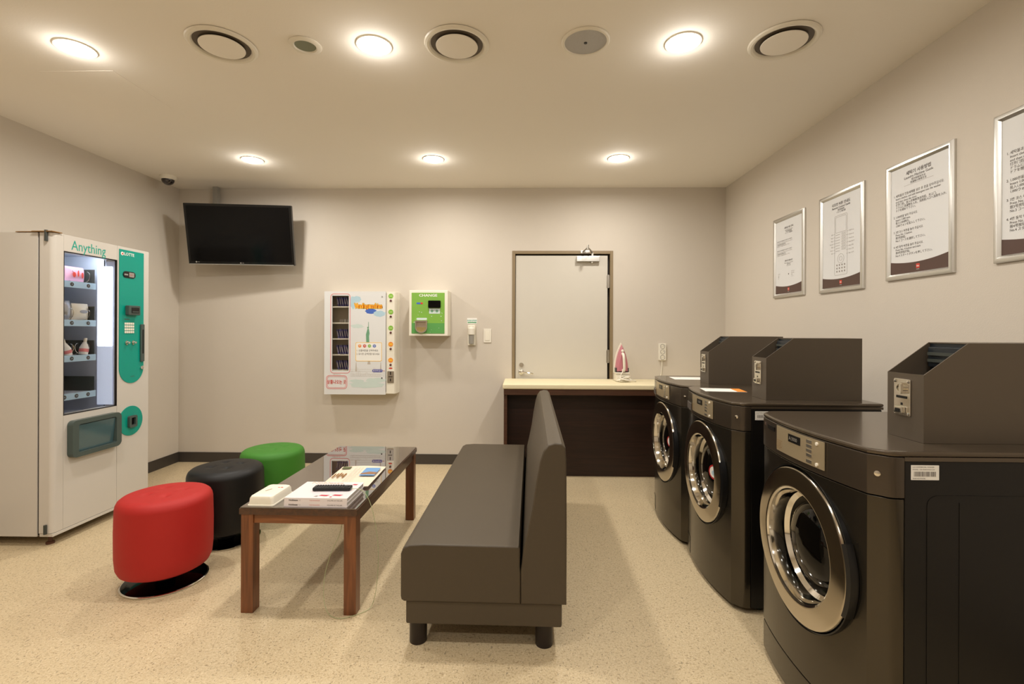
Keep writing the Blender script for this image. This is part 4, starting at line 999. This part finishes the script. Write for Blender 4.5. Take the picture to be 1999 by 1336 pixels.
# ================================================================ POSTERS
def poster(y1, y0, z0, z1, label, kind):
    """y1 = far edge, y0 = near edge"""
    t = thing('framed_poster', label, 'poster', (XR, (y0 + y1) / 2, z0), 0, 'framed instruction posters on the right wall')
    pf = Fr((XR, y1, z0), (0, -1, 0), (0, 0, 1)); W_, H_ = y1 - y0, z1 - z0; b = .030
    part(t, 'frame', MB().rectloft(pf, 0, 0, W_, H_, [(0, .0005), (0, .010), (.004, .016), (.012, .019), (.020, .018), (.026, .013), (.030, .008), (.030, .005)]), M_alu)
    part(t, 'sheet', MB().slab(pf, rrect(.001, .001, W_ - .001, H_ - .001), .0005, .006), M_poster)
    L_, R_, B_, T_ = b, W_ - b, b, H_ - b; cx = W_ / 2; h = T_ - B_; w_ = R_ - L_
    f = MB(); c = .0062
    arc = [(L_ + w_ * k / 12, B_ + .048 + .018 * ((k / 12 - .5) * 2) ** 2 + .006 * (k / 12)) for k in range(13)]
    f.slab(pf, [(L_, B_), (R_, B_)] + arc[::-1], c, c + .0003, 0)
    part(t, 'brown_band', f, [M_pbrown], 'brown band along the foot of the sheet'); f = MB()
    f.slab(pf, rrect(cx - .011, B_ + .018, cx + .011, B_ + .040, .002), c + .0004, c + .0007, 1); f.text(pf, cx, B_ + .025, c + .0009, .012, 'ibis', 2, 'CENTER', bold=.0002); f.text(pf, cx, B_ + .010, c + .0006, .006, 'HOTEL', 2, 'CENTER')
    part(t, 'logo', f, [M_pbrown, M_rink, M_paper], 'small red logo', recalc=False); f = MB()
    tc_ = c + .0006
    def T(a, b_, s_, body, mi=3, al='LEFT', sx=1, bold=0): f.text(pf, a, B_ + h * b_, tc_, s_, body, mi, al, sx, bold)
    if kind in ('wash', 'dry'):
        ko = '세탁기' if kind == 'wash' else '건조기'; en = 'Laundry' if kind == 'wash' else 'Dryer'
        if kind == 'wash':
            T(cx, .912, .023, ko + ' 사용방법', 3, 'CENTER', bold=.0003); T(cx, .876, .0185, en + ' Machine Guide', 3, 'CENTER'); T(cx, .849, .0125, '洗衣机使用方法', 3, 'CENTER'); T(cx, .825, .0125, '洗濯機の使用方法', 3, 'CENTER')
        f.slab(pf, rrect(cx - .09, B_ + h * .815, cx + .09, B_ + h * .8165), c + .0004, c + .0006, 4)
        T(L_ + .018, .735, .015, '1.')
        for k, s_ in enumerate(('세탁물과 전용세제를 넣은 후 문을 닫아주십시오.', 'Insert clothes, and add detergent into the washer', 'and then close the door.', '打开门后，放入衣物和洗涤剂后，关上门。', 'ドラムに洗濯物を入れ、洗剤投入口へ洗剤を入れ、', 'ドアを閉めて下さい。')): T(L_ + .032, .735 - k * .028, .0148 if k else .0158, s_, 3, sx=.93)
        for n_, b0, ls in ((2, .535, ('1,000원을 넣어 주십시오.', 'Insert 1,000 won.', '投入1,000韩元。', '1,000ウォンを投入して下さい。')), (3, .392, ('3번 코스 버튼을 눌러 주십시오.', 'Press No. 3 button.', '按3号按钮。', 'No.3 コースを選択して下さい。')), (4, .25, ('4번 동작 버튼을 눌러 주십시오.', 'Press No. 4 button and start.', '按4号按钮开始。', 'No.4 スタートボタンを押して下さい。'))):
            T(L_ + .018, b0, .015, '%d.' % n_)
            for k, s_ in enumerate(ls): T(L_ + .032, b0 - k * .028, .0148, s_, 3, sx=.93)
    elif kind == 'remote':
        T(cx, .905, .022, '리모컨 버튼 안내도', 3, 'CENTER', bold=.0003); T(cx, .872, .018, 'Remote Control Guide', 3, 'CENTER', bold=.0002); T(cx, .846, .0125, '遥控器指南', 3, 'CENTER'); T(cx, .822, .0125, 'リモコン案内図', 3, 'CENTER')
        def bx(a0, b0, a1, b1, r_=.006, w__=.0012, mi=4): f.ringslab(pf, rrect(a0, B_ + h * b0, a1, B_ + h * b1, r_), rrect(a0 + w__, B_ + h * b0 + w__, a1 - w__, B_ + h * b1 - w__, max(r_ - w__, .001)), c + .0004, c + .0007, mi)
        bx(cx - .06, .13, cx + .06, .79, .01); bx(cx - .05, .60, cx + .05, .775)
        for r_ in range(7):
            for q in range(3): bx(cx + .008 + q * .014, .57 - r_ * .028, cx + .019 + q * .014, .59 - r_ * .028, .002, .0008)
            f.slab(pf, rrect(cx - .05, B_ + h * (.575 - r_ * .03), cx - .01, B_ + h * (.578 - r_ * .03)), c + .0004, c + .0006, 4)
            T(cx + .075, .585 - r_ * .04, .0095, ('전원/TV on', 'Volume up', 'Channel up', 'Mute 음소거', 'Menu 메뉴', 'Enter 선택', 'Exit 나가기')[r_], 4)
            T(cx - .075, .585 - r_ * .035, .0095, ('입력', 'Input', 'Sleep', 'Favorite', '화면', 'Picture', '음성')[r_], 4, 'RIGHT')
            f.slab(pf, rrect(cx + .05, B_ + h * (.59 - r_ * .04), cx + .073, B_ + h * (.5915 - r_ * .04)), c + .0004, c + .0006, 4)
            f.slab(pf, rrect(cx - .073, B_ + h * (.59 - r_ * .035), cx - .05, B_ + h * (.5915 - r_ * .035)), c + .0004, c + .0006, 4)
        f.ringslab(pf, circ(cx, B_ + h * .31, .03, 24), circ(cx, B_ + h * .31, .0288, 24), c + .0004, c + .0007, 4); f.ringslab(pf, circ(cx, B_ + h * .31, .014, 24), circ(cx, B_ + h * .31, .0128, 24), c + .0004, c + .0007, 4)
        for r_ in range(3):
            for q in range(4): f.slab(pf, circ(cx - .036 + q * .024, B_ + h * (.24 - r_ * .035), .006, 10), c + .0004, c + .0006, 4)
    else:
        T(cx, .88, .017, '세탁실 이용 안내', 3, 'CENTER', bold=.0002)
        for k, s_ in enumerate(('Laundry Room Guide', '洗衣房使用指南', 'ランドリー利用案内')): T(cx, .852 - k * .022, .0115, s_, 3, 'CENTER')
        for g_ in range(2):
            for k, s_ in enumerate(('세탁이 끝나면 세탁물을 즉시 꺼내 주시기 바랍니다.', 'Please take out your laundry as soon as it is finished.', '洗涤结束后请立即取出衣物。', '終了後すぐに洗濯物を取り出して下さい。')): T(L_ + .016, .72 - g_ * .13 - k * .022, .0098, s_, 3 if k % 2 == 0 else 4)
        T(cx, .43, .015, '문의 및 이용시간', 3, 'CENTER', bold=.0002)
        for k in range(3): T(cx, .405 - k * .02, .0098, ('Please contact the front desk', '请联系前台', 'フロントまで')[k], 3, 'CENTER')
        for k in range(4): T(L_ + .03, .27 - k * .022, .0088, ('이용시간', 'Open', '時間', '24 h')[k], 4); T(cx + .035, .28 - k * .022, .0088, ('안내 데스크', 'Front desk', '前台', 'フロント')[k], 4)
        f.slab(pf, circ(cx, B_ + h * .255, .005, 10), c + .0004, c + .0006, 3)
    part(t, 'printed_text', f, [M_pbrown, M_rink, M_paper, M_ink, M_inklt], recalc=False)
poster(3.845, 3.430, 1.592, 2.206, 'silver framed notice with small text blocks, farthest of the posters on the right wall', 'notice')
poster(3.257, 2.840, 1.585, 2.213, 'silver framed poster with a remote control diagram', 'remote')
poster(2.668, 2.255, 1.608, 2.223, 'silver framed poster titled Laundry Machine Guide with four numbered steps', 'wash')
poster(2.068, 1.655, 1.621, 2.236, 'silver framed poster cut off by the right edge, numbers down its left margin', 'dry')
